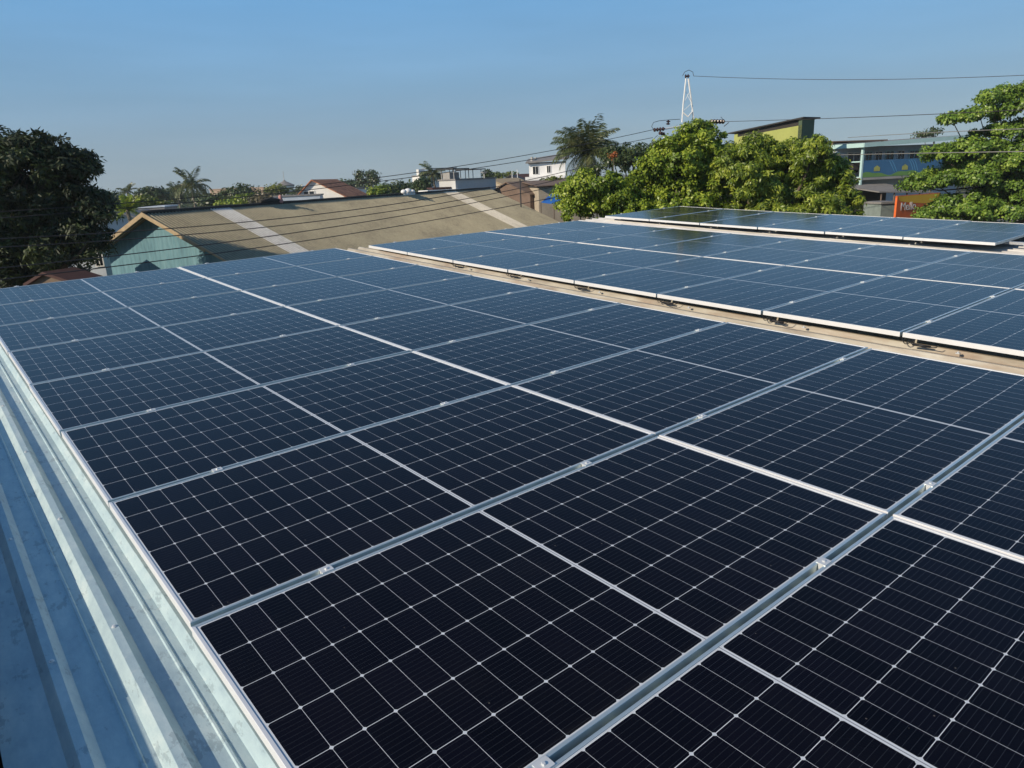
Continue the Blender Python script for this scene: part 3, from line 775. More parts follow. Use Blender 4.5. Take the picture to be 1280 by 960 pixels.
def block(name, label, px, D, yaw, l, w_, ztop_py, wall, zb=0.0, cat='building', wins=(), parapet=None, group=None, roofmat='greyroof'):
    """flat-roofed block; its near corner stands at column px, depth D; faces run left-back and right-back.
    yaw: angle of the right-hand face from the camera's right axis (deg, positive away)"""
    c0 = pt(px, ztop_py, D); zt = c0[2]; ca, sa_ = math.cos(math.radians(yaw)), math.sin(math.radians(yaw))
    ex = RH * ca + FH * sa_; ey = -RH * sa_ + FH * ca
    root = empty(name, (c0[0], c0[1], zb), label, cat, group)
    m_ = MB(); m_.obox(c0, ex, ey, l, w_, zb, zt - .12); obj('wall', m_, wall, root)
    t = MB(); t.obox(c0 - ex * .08 - ey * .08, ex, ey, l + .16, w_ + .16, zt - .117, zt); obj('roof', t, M[roofmat] if not parapet else M[parapet], root)
    for (side, s0, s1, z0, z1) in wins:
        if side == 'r': window(root, c0, ex, -ey, s0, s1, zt - z0, zt - z1)
        else: window(root, c0, ey, -ex, s0, s1, zt - z0, zt - z1)
    return root, c0, ex, ey, zt

# orange tiled white house
gable('gabled_house', "white gabled house with a weathered orange tiled roof behind the tan ridge", pt(389, 226, 74), pt(421, 223.5, 81), 3.0, 3.4, 2.6, 1.75, M['white'], M['tiles'],
      wins=[('g', -1.1, .1, 1.9, 1.0), ('g', -1.2, .6, 3.9, 3.0), ('s', 1.0, 2.4, 3.2, 2.1), ('s', 4.2, 5.6, 3.2, 2.1)], ov=.35)
block('flat_roofed_house', "small white flat roofed block right of the orange tiled roof", 436, 84, 30, 1.6, 2.6, 235, M['white'], wins=[('r', .4, 1.1, 1.5, .6)])
block('flat_roofed_house', "white flat roofed block beside the tall feathery tree", 446, 84, 30, 1.4, 2.6, 235, M['white'])
block('long_wall_house', "pale blue grey rendered house wall left of the orange roof", 342, 70, 8, 4.2, 3, 245, M['bluewhite'], cat='house', wins=[('r', .5, 1.3, 1.6, .8), ('r', 2.4, 3.2, 1.6, .8)])
block('long_peach_building', "long low peach building seen behind the coconut palms", 262, 130, 6, 9, 8, 236.5, M['peach'], parapet='peach', wins=[('r', 1, 2.2, 2, 1), ('r', 4, 5.2, 2, 1)])
# water tower
wt = pt(357, 240, 160); z0 = wt[2]; root = empty('water_tower', (wt[0], wt[1], 0), "white bowl shaped water tower with a dark conical cap on the skyline", "water tower")
mb = MB(); mb.lathe((wt[0], wt[1], 0), [(.9, 0), (.9, z0 - .5), (1.2, z0)], 20); obj('shaft', mb, M['white'], root, True)
mb = MB(); mb.lathe((wt[0], wt[1], z0), [(1.1, -.3), (1.9, 1.0), (1.9, 1.25)], 24); obj('tank', mb, M['white'], root)
mb = MB(); mb.lathe((wt[0], wt[1], z0), [(2.05, 1.25), (2.05, 1.4), (.35, 2.2), (.1, 2.5)], 24); obj('cap', mb, M['greyroof'], root)
mb = MB(); mb.tube([(wt[0], wt[1], z0 + 2.4), (wt[0], wt[1], z0 + 4.2)], .05, 5); obj('antenna', mb, M['pole'], root)

# white building with the roof box (512-566)
r_, c0, ex, ey, zt = block('two_storey_house', "white two storey house with a box on its flat roof behind the short palm", 524, 100, 32, 5.0, 2.2, 219, M['white'], wins=[('l', .4, 1.3, 1.4, .6), ('r', .6, 1.6, 1.6, .7)])
mb = MB(); mb.obox(c0 + ex * .1 + ey * .3, ex, ey, .9, .7, zt + .003, zt + .75); obj('roof_box', mb, M['white'], r_)
mb = MB(); mb.obox(c0 + ex * 1.4 + ey * .1, ex, ey, 4.4, 2.0, zt + .75, zt + .85)
obj('canopy', mb, M['greyroof'], r_)
mb = MB()
for a_, b2 in ((1.5, .2), (1.5, 1.9), (5.6, .2), (5.6, 1.9), (3.5, .2)): p = c0 + ex * a_ + ey * b2; mb.tube([(p[0], p[1], zt - .1), (p[0], p[1], zt + .76)], .05, 6)
obj('canopy_posts', mb, M['pole'], r_)
# terrace building
r_, c0, ex, ey, zt = block('terrace_building', "terrace building with a bright white side, shaded grey front and metal canopies on top", 569, 64, 46, 4.9, 2.1, 223.5, plain('terrace_white_paint', (.50, .50, .48), .8, 0, .12, .8), roofmat='greyroof')
mb = MB()
posts = [(0.15, .3), (0.15, 1.9), (1.5, .3), (1.5, 1.9), (2.4, .3), (3.4, .3), (2.4, 1.9), (3.4, 1.9)]
for a_, b2 in posts: p = c0 + ex * a_ + ey * b2; mb.tube([(p[0], p[1], zt - .05), (p[0], p[1], zt + .78)], .035, 6)
obj('canopy_posts', mb, M['pole'], r_)
mb = MB(); mb.obox(c0 + ex * -.1 + ey * .1, ex, ey, 1.9, 2.1, zt + .78, zt + .86); obj('canopy', mb, M['darkroof'], r_)
mb = MB(); mb.obox(c0 + ex * 2.1 + ey * .1, ex, ey, 1.7, 2.1, zt + .70, zt + .78); obj('canopy', mb, M['darkroof'], r_)
mb = MB(); mb.obox(c0 + ex * .2 + ey * .9, ex, ey, 1.1, .9, zt + .003, zt + .55); obj('water_tank', mb, M['wallgrey'], r_)
dz_ = pt(605, 217, 66); mb = MB()
mb.lathe((dz_[0], dz_[1], dz_[2]), [(.02, -.02), (.22, .05), (.34, .16), (.36, .17), (.2, .08), (.03, .02)], 14)
mb.tube([(dz_[0], dz_[1], dz_[2]), (dz_[0], dz_[1], zt - .05)], .03, 6)
tag(obj('satellite_dish', mb, M['whiteclean']), "small white satellite dish right of the metal canopies", "satellite dish")
block('low_terrace', "low white parapet block just above the tan ridge, below the short palm", 535, 62, 36, 3.1, 1.4, 238, M['whiteclean'], cat='building', parapet='whiteclean')
block('low_red_shed', "small red brown shed roof left of the bright white terrace side", 541, 63.5, 30, 1.6, 1.0, 234.5, M['redbrown'], parapet='redbrown', cat='shed')
# low roofs 605-660
gable('brown_roofed_shed', "low shed with a tan roof beyond the far end of the tan corrugated roof", pt(612, 225, 82), pt(648, 222, 86), 3, 3.5, 1.0, 1.2, M['blockwall'], M['barge'], ov=.3)
gable('dark_gabled_hut', "small dark gabled hut between the low tan roof and the white house", pt(637, 219.5, 90), pt(646, 219, 95), 1.4, 1.6, .8, .8, M['greyroof'], M['darkroof'], ov=.2)
gable('red_roofed_house', "low red brown roofed house just left of the white two storey house", pt(644, 218, 96), pt(664, 217.5, 97), 2.2, 2.2, .9, .9, M['brownroof'], M['redbrown'], ov=.2)
for px, py, lb in ((646.5, 212, "thin white mast left of the white house"), (640, 214, "shorter thin white mast above the dark hut")):
    p = pt(px, py, 88); mb = MB(); mb.tube([(p[0], p[1], 0), tuple(p)], [.06, .04], 6); tag(obj('mast', mb, M['whiteclean']), lb, 'mast')
p = pt(650, 224, 58.6); mb = MB(); mb.tube([(p[0], p[1], 0), tuple(p)], [.06, .05], 6); tag(obj('mast', mb, M['darkroof']), "dark post at the far right corner of the tan roof", 'mast')
# block wall house behind the far corner
r_, c0, ex, ey, zt = block('block_wall_house', "bare block house with a lit tan wall and dark roof behind the blue tarpaulin", 673, 63, 14, 4.6, 3.0, 232.5, M['blockwall'], cat='house', roofmat='darkroof')
mb = MB(); 
P = [c0 - ex * .3 - ey * .4, c0 + ex * 5 - ey * .4, c0 + ex * 5 + ey * 4, c0 - ex * .3 + ey * 4]
mb.slab([(P[0][0], P[0][1], zt + .02), (P[1][0], P[1][1], zt + .14), (P[2][0], P[2][1], zt + .5), (P[3][0], P[3][1], zt + .38)], .08); obj('roof', mb, M['brownroof'], r_)
gable('brown_roofed_house', "house with a brown roof between the tan roof end and the block wall", pt(632, 229, 66), pt(676, 225, 69), 2.5, 3.0, 1.0, 1.1, M['brownroof'], M['brownroof'], ov=.2)
A_, B2, C2, D2 = pt(676, 253, 59.5), pt(692, 240, 61), pt(712, 242, 61), pt(708, 257, 59.5)
mb = MB(); nn = 8; V = []
for i in range(nn + 1):
    for j in range(nn + 1):
        u, v = i / nn, j / nn; p = (A_ * (1 - u) + D2 * u) * (1 - v) + (B2 * (1 - u) + C2 * u) * v
        p[2] -= .12 * math.sin(PI * u) * math.sin(PI * v) + .02 * math.sin(7 * u + 9 * v); V.append(p)
mb.add(V, [(i * (nn + 1) + j, (i + 1) * (nn + 1) + j, (i + 1) * (nn + 1) + j + 1, i * (nn + 1) + j + 1) for i in range(nn) for j in range(nn)])
tp = empty('tarpaulin_awning', (A_[0], A_[1], 0), "bright blue tarpaulin awning at the right end of the tan roof", "awning")
obj('tarpaulin', mb, M['tarp'], tp)
mb = MB()
for q in (A_, B2, C2, D2): mb.tube([(q[0], q[1], 0), tuple(q)], .04, 6)
obj('poles', mb, M['timber'], tp)
# white two-storey house left of the palm
r_, c0, ex, ey, zt = block('white_villa', "white upstairs house with dark windows and grey roof left of the big palm", 661, 75, -5, 3.6, 5, 203.5, M['whiteclean'], cat='house',
      wins=[('r', .35, .95, 1.15, .35), ('r', 1.75, 2.15, 1.05, .35)])
mb = MB(); o = c0 - ex * .3 - ey * .4; 
P = [o, o + ex * 4.3, o + ex * 4.3 + ey * 5.6, o + ey * 5.6]; zs = [zt + .05, zt + .35, zt + .95, zt + .5]
mb.slab([(P[i][0], P[i][1], zs[i]) for i in range(4)], .14); obj('roof', mb, M['greyroof'], r_)
mb = MB(); o = c0 - ex * .35 - ey * 1.0; mb.obox(o, ex, ey, 3.9, .94, zt - 2.1, zt - 1.35); obj('balcony', mb, M['whiteclean'], r_)
mb = MB(); o = c0 + ex * .3 + ey * .4; mb.tube([(o[0], o[1], zt + .1), (o[0], o[1], zt + .55)], [.14, .12], 8); mb.tube([(o[0] + .5, o[1], zt + .1), (o[0] + .5, o[1], zt + .5)], [.12, .10], 8)
obj('chimney_pots', mb, M['pole'], r_)
# roofs left of the teal gable
gable('grey_tiled_house', "low house with a grey tiled roof between the dark tree and the teal gable", pt(150, 266, 52), pt(185, 262, 60), 4.5, 4.5, 1.8, 1.8, M['bluewhite'], M['greyroof'], ov=.4)
block('pale_roofed_shed', "shed with a pale blue sheet roof just behind the teal gable apex", 172, 64, 4, 2.2, 3, 258.5, M['greyroof'], cat='shed', parapet='bluewhite')
block('pale_annex', "pale blue annex wall with dark window left of the teal gable", 90, 29.5, 4, 1.15, .5, 312, M['bluewhite'], cat='building', wins=[('r', .80, 1.15, .72, .2)])
gable('red_brown_hut', "small hut with a red brown roof under the dark tree", pt(52, 338, 22.2), pt(94, 339.5, 23.4), .8, 1.2, .35, .35, M['timber'], M['redbrown'], ov=.15)
sl = empty('slatted_screen', pz(60, 0, 26.8), "slatted timber screen leaning behind the red brown hut", "screen")
mb = MB()
for i in range(6):
    a_ = pt(54 + i * 5, 314 + i * 1.0, 26.8); b2 = pt(64 + i * 5, 336, 26.8); mb.tube([tuple(a_), tuple(b2)], .025, 5)
a_ = pt(52, 316, 26.85); b2 = pt(82, 320, 26.85); mb.tube([tuple(a_), tuple(b2)], .03, 5)
p = pt(66, 330, 26.85); mb.tube([(p[0], p[1], 0), tuple(p)], .05, 5)
obj('slats', mb, plain("bleached_timber", (.42, .36, .32), .9), sl)

# ------------------------------------------------------------ right-hand buildings
# lime green building
c0 = pt(1003, 147, 46); zt = c0[2]
exr = unit(RH * .80 + FH * .60); exl = unit(-RH * .93 + FH * .36)
lb = empty('lime_green_building', (c0[0], c0[1], 0), "lime green building with a dark overhanging single slope roof above the trees", "building")
def topz(p): return 0
LW = 3.9; RW = 1.35
zl = pt(935, 165, 46 + .36 * LW)[2]
P0 = c0; P1 = c0 + exr * RW; P3 = c0 + exl * LW; P2 = P1 + exl * LW
mb = MB(); mb.wallpoly([(P0[0], P0[1], 0), (P0[0], P0[1], zt - .42), (P3[0], P3[1], zl - .30), (P3[0], P3[1], 0)], -exr, .2); obj('wall', mb, M['lime'], lb)
mb = MB(); q = P0 - exl * .004; mb.wallpoly([(q[0], q[1], 0), (P1[0], P1[1], 0), (P1[0], P1[1], zt - .06), (q[0], q[1], zt - .06)], -exl, .2); obj('wall', mb, M['limeshade'], lb)['label'] = "lime green end wall with shade in its colour"
mb = MB(); q0 = P3 + exr * .01; mb.wallpoly([(q0[0], q0[1], 0), (P2[0], P2[1], 0), (P2[0], P2[1], zl - .1), (q0[0], q0[1], zl - .1)], exl, .2); obj('wall', mb, M['lime'], lb)
mb = MB(); 
h = exr * .35; h2 = exl * .15
R = [P0 - h * .5 - h2, P1 + h - h2, P2 + h + h2 * 2, P3 - h * .5 + h2 * 2]; zz = [zt + .04, zt + .04, zl + .0, zl + .0]
mb.slab([(R[i][0], R[i][1], zz[i]) for i in range(4)], .07); obj('roof', mb, M['darkroof'], lb)
mb = MB(); q = P0 + exr * .06 + exl * .0
mb.wallpoly([(P0[0] + exr[0] * .1, P0[1] + exr[1] * .1, zt - .46), (P0[0] + exr[0] * .1, P0[1] + exr[1] * .1, zt - .04), (P3[0] + exr[0] * .1, P3[1] + exr[1] * .1, zl - .08), (P3[0] + exr[0] * .1, P3[1] + exr[1] * .1, zl - .34)], -exr, .06)
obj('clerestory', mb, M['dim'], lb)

# two-storey balcony building
c0 = pt(1079, 182, 48); zt = c0[2]
ex = unit(RH * .95 + FH * .31); ey = unit(-RH * .31 + FH * .95) ; el = unit(-RH * .62 + FH * .78)
bb = empty('balcony_building', (c0[0], c0[1], 0), "two storey building with a blue mural balcony and flat grey roof behind the right trees", "building")
s = 48 / FPX
def bp(a, b_, z): p = c0 + ex * a + el * b_; return (p[0], p[1], z)
BD = 1.6                                   # balcony depth
BL = 10.5
zf = pt(1079, 222, 48)[2]; zg = zf - 2.9
def slab2(mb, a0, a1, b0, b1, za, zb_): mb.hexa([bp(a0, b0, za), bp(a1, b0, za), bp(a1, b1, za), bp(a0, b1, za), bp(a0, b0, zb_), bp(a1, b0, zb_), bp(a1, b1, zb_), bp(a0, b1, zb_)])
mb = MB(); slab2(mb, .0, BL, BD, 5.6, 0, zt - .02); obj('wall', mb, M['bluewhite'], bb)
mb = MB(); slab2(mb, -.05, .0, BD + .5, 5.6, 0, zt - .03); obj('side_wall', mb, M['cream'], bb)
def slab3(mb, a0, a1, b0, b1, za, zb_, k_=.035):     # same, but the roof climbs to the right
    mb.hexa([bp(a0, b0, za + k_ * a0), bp(a1, b0, za + k_ * a1), bp(a1, b1, za + k_ * a1), bp(a0, b1, za + k_ * a0), bp(a0, b0, zb_ + k_ * a0), bp(a1, b0, zb_ + k_ * a1), bp(a1, b1, zb_ + k_ * a1), bp(a0, b1, zb_ + k_ * a0)])
mb = MB(); slab3(mb, .0, BL, BD + .01, 5.59, zt - .03, zt - .001); obj('wall', mb, M['bluewhite'], bb)
mb = MB(); slab3(mb, -.25, BL + .3, -.25, 6.0, zt, zt + .14); obj('roof', mb, M['greyroof'], bb)
mb = MB(); slab3(mb, -.28, BL + .3, -.30, -.25, zt - .10, zt + .16); slab3(mb, -.30, -.252, -.25, 6.0, zt - .1, zt + .16); obj('fascia', mb, M['aqua'], bb)
mb = MB(); slab2(mb, -.0, 4.5, 2.0, 5.8, zt + .32, zt + .40); slab2(mb, .1, .2, 2.1, 2.2, zt + .1, zt + .32); slab2(mb, 4.2, 4.3, 2.1, 2.2, zt + .2, zt + .32); obj('upper_roof', mb, M['brownroof'], bb)
mb = MB(); slab2(mb, 0, BL, 0, BD, zf - .16, zf); obj('balcony_floor', mb, M['wallgrey'], bb)
mb = MB(); slab2(mb, .12, BL, .0, .08, zf, zf + 1.05); bal = obj('balcony_wall', mb, M['balblue'], bb)
# the mural: rolling green hills along the foot, light waves and two little yellow houses
mb = MB(); pts = []; npt = 40
for i in range(npt + 1):
    a_ = .14 + (BL - .2) * i / npt; pts.append((a_, zf + .02 + .20 + .10 * math.sin(a_ * 2.1) + .05 * math.sin(a_ * 4.7)))
V = []
for a_, z_ in pts: V += [bp(a_, -.012, zf + .01), bp(a_, -.012, z_), bp(a_, .0, z_), bp(a_, .0, zf + .01)]
F = []
for i in range(npt):
    o4 = 4 * i; F += [(o4, o4 + 4, o4 + 5, o4 + 1), (o4 + 1, o4 + 5, o4 + 6, o4 + 2)]
mb.add(V, F); obj('mural_hills', mb, M['balgreen'], bal)
mb = MB()
for k_ in range(5):
    V = []; n_ = 16
    for i in range(n_ + 1):
        t = i / n_; a_ = 2.2 + k_ * .18 + (1 if k_ > 1 else 0) * 1.2 + .5 * t; z_ = zf + .98 - .7 * t ** (1 + .3 * k_); V += [bp(a_, -.008, z_), bp(a_ + .045, -.008, z_)]
    mb.add(V, [(2 * i, 2 * i + 1, 2 * i + 3, 2 * i + 2) for i in range(n_)])
obj('mural_waves', mb, M['ballight'], bal)
OLIVE = plain("mural_olive_yellow", (.35, .36, .10), .7)
for a_ in (1.0, 3.3):
    mb = MB(); mb.add([bp(a_, -.016, zf + .36), bp(a_ + .5, -.016, zf + .36), bp(a_ + .5, -.016, zf + .58), bp(a_ + .25, -.016, zf + .72), bp(a_, -.016, zf + .58)], [(0, 1, 2, 3, 4)])
    obj('mural_house', mb, OLIVE, bal)
mb = MB()
for a_ in (.0,): slab2(mb, a_, a_ + .12, -.02, .10, zf - 1.3, zt)
obj('corner_post', mb, M['aqua'], bb)
mb = MB(); slab2(mb, -.0, .05, .1, BD + .4, zf + .95, zf + 1.02); slab2(mb, -.0, .05, .1, BD + .4, zf + .0, zf + .06); obj('side_rail', mb, M['aqua'], bb)
for i, (a_, w_, dark) in enumerate(((.7, 1.1, 1), (2.2, .55, 0), (3.0, .6, 1), (3.9, .7, 0), (4.9, .6, 1), (5.9, .9, 1), (7.2, .8, 1), (8.6, .8, 1), (10, .8, 0))):
    p = np.array(bp(0, BD, 0)); window(bb, p, ex, -ey, a_, a_ + w_, zf + .9 if not dark else zf + .25, zt - .35, 'aqua' if i % 2 else 'white')
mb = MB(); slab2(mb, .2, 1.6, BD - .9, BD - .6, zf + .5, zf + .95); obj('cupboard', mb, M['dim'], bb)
# ground-floor shop awning, posts and counter
sh = empty('street_shop', bp(-1.6, -.9, 0), "open fronted street shop under a lean-to awning below the mural balcony", "shop")
za = pt(1085, 240, 45)[2]
def sp_(a, b_, z): return bp(a, b_, z)
mb = MB(); mb.slab([sp_(-2.2, -3.0, za), sp_(2.1, -3.0, za - .22), sp_(2.3, .2, za + .35), sp_(-1.6, .2, za + .40)], .07); obj('awning', mb, M['greyroof'], sh)
mb = MB()
for a_ in (-1.9, -.9, .1, 1.1, 1.9): p = sp_(a_, -2.9, 0); mb.tube([p, (p[0], p[1], za - .12)], .05, 6)
obj('posts', mb, M['timber'], sh)
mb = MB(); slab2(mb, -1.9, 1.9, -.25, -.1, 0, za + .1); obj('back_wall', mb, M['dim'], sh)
mb = MB(); slab2(mb, -.6, 1.9, -2.7, -2.2, 0, za - 1.5); obj('counter', mb, M['timber'], sh)
mb = MB(); slab2(mb, -.7, .4, -2.86, -2.83, za - .75, za - .35); obj('hanging_sign', mb, M['yellow'], sh)
r_, c1, e_1, e_2, z_1 = block('kiosk', "grey green kiosk wall left of the orange sign", 1102, 43, 12, 1.05, 1.5, 252.5, plain("grey_green_panel", (.20, .24, .22), .8), cat='kiosk')
# orange sign
sg0 = pt(1122, 245, 41); sg1 = pt(1175, 245, 42.8); es = unit(sg1 - sg0); ns = np.array([es[1], -es[0], 0]); 
zs1 = sg0[2]; zs0 = pt(1122, 272, 41)[2] - .6; SLn = np.linalg.norm((sg1 - sg0)[:2])
sg = empty('shop_sign', (sg0[0], sg0[1], 0), "orange and yellow shop sign with white lettering half hidden by the right tree", "sign")
mb = MB(); mb.obox(sg0, es, -ns, SLn, .12, zs0, zs1); obj('panel', mb, M['orange'], sg)
def sq(a, z, o=.006): p = sg0 + es * a + ns * o; return (p[0], p[1], z)
mb = MB(); mb.add([sq(.06, zs1 - .03), sq(SLn, zs1 - .03), sq(SLn, zs1 - .62), sq(1.25, zs1 - .42), sq(.32, zs1 - .30), sq(.15, zs1 - .20)], [(0, 1, 2, 3, 4, 5)]); obj('yellow_band', mb, M['yellow'], sg)
cu = bpy.data.curves.new('txt', 'FONT'); cu.body = "Mello"; cu.size = .62; cu.extrude = .006; to = bpy.data.objects.new('txt', cu); C.objects.link(to)
bpy.context.view_layer.update()
me = bpy.data.meshes.new_from_object(to.evaluated_get(bpy.context.evaluated_depsgraph_get())); bpy.data.objects.remove(to)
me.name = 'lettering'; me.materials.clear(); me.materials.append(M['whiteclean'])
lt = bpy.data.objects.new('lettering', me); C.objects.link(lt); lt.parent = sg
pos = sg0 + es * .32 + ns * .02
mm = Matrix([[es[0], 0, ns[0], pos[0] - sg0[0]], [es[1], 0, ns[1], pos[1] - sg0[1]], [0, 1, 0, zs1 - .80], [0, 0, 0, 1]])
lt.matrix_local = mm
mb = MB()
for a_ in (.2, SLn - .2): p = sg0 + es * a_ - ns * .2; mb.tube([(p[0], p[1], 0), (p[0], p[1], zs1 - .1)], .05, 6)
obj('posts', mb, M['pole'], sg)

# ------------------------------------------------------------ electricity pole and wires
DP = 40.0
px0 = pt(858, 150, DP)
po = empty('electricity_pole', (px0[0], px0[1], 0), "electricity pole with a white A-shaped top frame and brown insulators above the trees", "utility pole")
mb = MB(); mb.tube([(px0[0], px0[1], 0), tuple(pt(859, 160, DP))], [.17, .12], 10); obj('pole', mb, M['pole'], po, True)
mb = MB(); T_ = pt(859, 96, DP)
mb.tube([tuple(pt(852.5, 153, DP)), tuple(pt(854, 130, DP)), tuple(pt(857.5, 98, DP))], .036, 6); mb.tube([tuple(pt(867, 150, DP + .2)), tuple(pt(865, 133, DP + .2)), tuple(pt(860.5, 98, DP))], .045, 6)
mb.tube([tuple(pt(853, 140, DP)), tuple(pt(860, 146, DP)), tuple(pt(866, 139, DP + .2))], .035, 6)
for (xa, ya, xb, yb) in ((855, 128, 863.5, 112), (863.8, 128, 856, 112), (856.2, 111, 861.6, 102), (854, 139, 865.5, 128)): mb.tube([tuple(pt(xa, ya, DP)), tuple(pt(xb, yb, DP + .1))], .012, 5)
obj('top_frame', mb, M['whiteclean'], po)
mb = MB(); mb.tube([tuple(pt(831, 161, DP - .8)), tuple(pt(886, 152, DP + .8))], .05, 6); mb.tube([tuple(pt(830, 172, DP - .9)), tuple(pt(850, 168, DP))], .04, 6); obj('crossarm', mb, M['whiteclean'], po)
def insulator(a, b_, n_=5, r=.11):
    a = np.array(a); b_ = np.array(b_); mb = MB(); P = []; R = []
    for i in range(n_ * 4 + 1):
        P.append(a + (b_ - a) * i / (n_ * 4)); R.append(r if i % 4 in (1, 2) else r * .35)
    mb.tube(P, R, 10); obj('insulator', mb, M['insul'], po, False)
insulator(pt(817, 162.5, DP - 1.0), pt(831, 161, DP - .8), 4, .10)
insulator(pt(824, 166, DP - 1.0), pt(831, 168, DP - .8), 3, .09)
insulator(pt(816, 181, DP - 1.0), pt(829, 178, DP - .8), 4, .12)
insulator(pt(888, 152, DP + .8), pt(906, 152, DP + 1.2), 5, .12)
insulator(pt(856, 95.5, DP), pt(862, 95, DP), 2, .10)
insulator(pt(835, 156, DP - .5), pt(835.5, 150, DP - .5), 2, .11)
mb = MB()
def loopw(pp_, r=.014): mb.tube([tuple(pt(*q)) for q in pp_], r, 5)
loopw([(817, 162, DP - 1), (814.5, 158, DP - 1), (817, 153, DP - .9), (824, 151, DP - .8), (835, 150, DP - .6), (850, 149, DP - .2)])
loopw([(816, 180, DP - 1), (817, 174, DP - 1), (822, 169, DP - .9)])
loopw([(853, 95, DP), (856, 90, DP), (861, 87.5, DP), (866, 90, DP), (867, 95, DP)])
loopw([(906, 152, DP + 1), (901, 146, DP + 1)]); loopw([(905, 158, DP + 1), (911, 153, DP + 1)], .02)
obj('jumper_wires', mb, M['wire'], po)
def wire(pts, label, r=.016, mat='wire', n_=40):
    """pts: (px, py, D) control points, joined smoothly (quadratic sag through three points)"""
    P = [pt(*q) for q in pts]; out = []
    if len(P) == 3:
        for t in np.linspace(0, 1, n_):
            tm = np.linalg.norm(P[1] - P[0]) / (np.linalg.norm(P[1] - P[0]) + np.linalg.norm(P[2] - P[1]))
            l0 = (t - tm) * (t - 1) / (tm); l1 = t * (t - 1) / (tm * (tm - 1)); l2 = t * (t - tm) / (1 - tm)
            out.append(P[0] * l0 + P[1] * l1 + P[2] * l2)
    else: out = [P[0] * (1 - t) + P[1] * t for t in np.linspace(0, 1, n_)]
    mb = MB(); mb.tube(out, r, 5); tag(obj('power_line', mb, M[mat], None, True), label, 'power line', 'overhead wires')
wire([(817, 162, 39), (480, 221, 31), (-60, 268, 22)], "upper of the two wires running left from the pole across the sky", .014)
wire([(816, 172, 39), (480, 226, 31), (-60, 277, 22)], "lower of the two wires running left from the pole across the sky", .014)
wire([(745, 205, 34), (440, 262.5, 26), (-60, 301, 18)], "topmost of the four wires low across the tan roof", .014)
wire([(745, 213, 34), (440, 271, 26), (-60, 312, 18)], "second from the top of the four wires low across the tan roof", .014)
wire([(745, 222, 34), (440, 280, 26), (-60, 341, 16)], "third from the top of the four wires low across the tan roof", .014)
wire([(745, 236, 34), (440, 292, 26), (-60, 356, 16)], "lowest of the four wires across the tan roof", .014)
wire([(867, 95, 40), (1060, 99.5, 36), (1340, 91, 30)], "highest wire, running right from the pole top", .012)
wire([(906, 152, 41), (1150, 143.5, 32), (1340, 134, 26)], "grey wire passing above the flat grey roof", .014)
wire([(1060, 172, 30), (1180, 165, 22), (1340, 159, 16)], "pale wire across the upper part of the right tree", .010, 'wiresunlit')
wire([(1040, 194, 24), (1180, 191, 17), (1340, 188.5, 13)], "pale wire across the middle of the right tree", .010, 'wiresunlit')

# ------------------------------------------------------------ trees near the roof
tree('mango_tree', "large dark leaved tree at the left picture edge beside the teal gable",
     [(30, 215, 50, 50), (-40, 240, 70, 80), (85, 235, 45, 48), (45, 280, 70, 50), (105, 270, 32, 40), (10, 330, 60, 50), (112, 300, 22, 22), (75, 325, 35, 26), (30, 345, 60, 25), (50, 250, 60, 60), (-60, 320, 70, 60), (60, 195, 24, 22), (20, 185, 26, 22), (88, 202, 22, 20), (70, 300, 45, 30)],
     25, 20, M['leafmango'], 780, 110, .30, (.21, .07), 11, r0=.2, dD=2.0, up=-.9)
tree('broadleaf_tree', "lowest of the bright green trees, a rounded bush before the palm",
     [(745, 240, 42, 28), (720, 250, 28, 28), (775, 250, 32, 30), (740, 262, 40, 30), (790, 265, 24, 28)],
     25, 750, M['leafbright'], 360, 150, .20, (.105, .066), 12, r0=.12, dD=1.2, group='bright green trees behind the far panels')
tree('broadleaf_tree', "bright green tree growing around the electricity pole",
     [(868, 180, 26, 27), (843, 203, 38, 30), (885, 202, 30, 34), (830, 232, 40, 36), (872, 236, 50, 40), (850, 268, 55, 30), (812, 262, 26, 30)],
     25, 850, M['leafbright'], 600, 150, .20, (.11, .07), 13, r0=.2, dD=1.5, group='bright green trees behind the far panels')
tree('broadleaf_tree', "widest bright green tree with drooping leaves, in front of the lime building",
     [(935, 196, 28, 24), (948, 192, 22, 20), (985, 209, 38, 30), (1016, 195, 22, 22), (925, 225, 40, 38), (975, 240, 52, 40), (1024, 232, 32, 36), (1040, 256, 30, 34), (950, 268, 52, 26), (1000, 268, 50, 26), (962, 190, 16, 14)],
     24.5, 980, M['leafmid'], 760, 150, .20, (.145, .048), 14, r0=.22, dD=1.5, droop=.8, group='bright green trees behind the far panels')
tree('layered_tree', "tree with rounded leaves and flat layered branches at the right edge",
     [(1262, 118, 30, 10), (1240, 124, 20, 6), (1285, 135, 40, 14), (1225, 146, 40, 9), (1190, 150, 22, 5), (1300, 160, 40, 16), (1250, 165, 34, 8), (1215, 186, 42, 13), (1270, 200, 50, 20), (1175, 196, 24, 10), (1165, 228, 32, 14), (1215, 225, 45, 20), (1145, 233, 20, 9),
      (1235, 212, 55, 26), (1290, 195, 40, 28), (1270, 240, 45, 28), (1205, 262, 45, 20), (1255, 268, 50, 26), (1310, 230, 45, 60), (1165, 272, 30, 10)],
     36, 1330, M['leafround'], 1500, 125, .28, (.145, .105), 15, r0=.16, dD=1.2, up=-.2, ntw=14)
tree('dark_tree', "dark shaded tree between the big palm and the pole",
     [(780, 195, 26, 16), (805, 198, 26, 16), (825, 188, 12, 10), (768, 205, 24, 14)], 44, 790, M['leaffar'], 110, 50, .35, (.22, .10), 16, r0=.2)
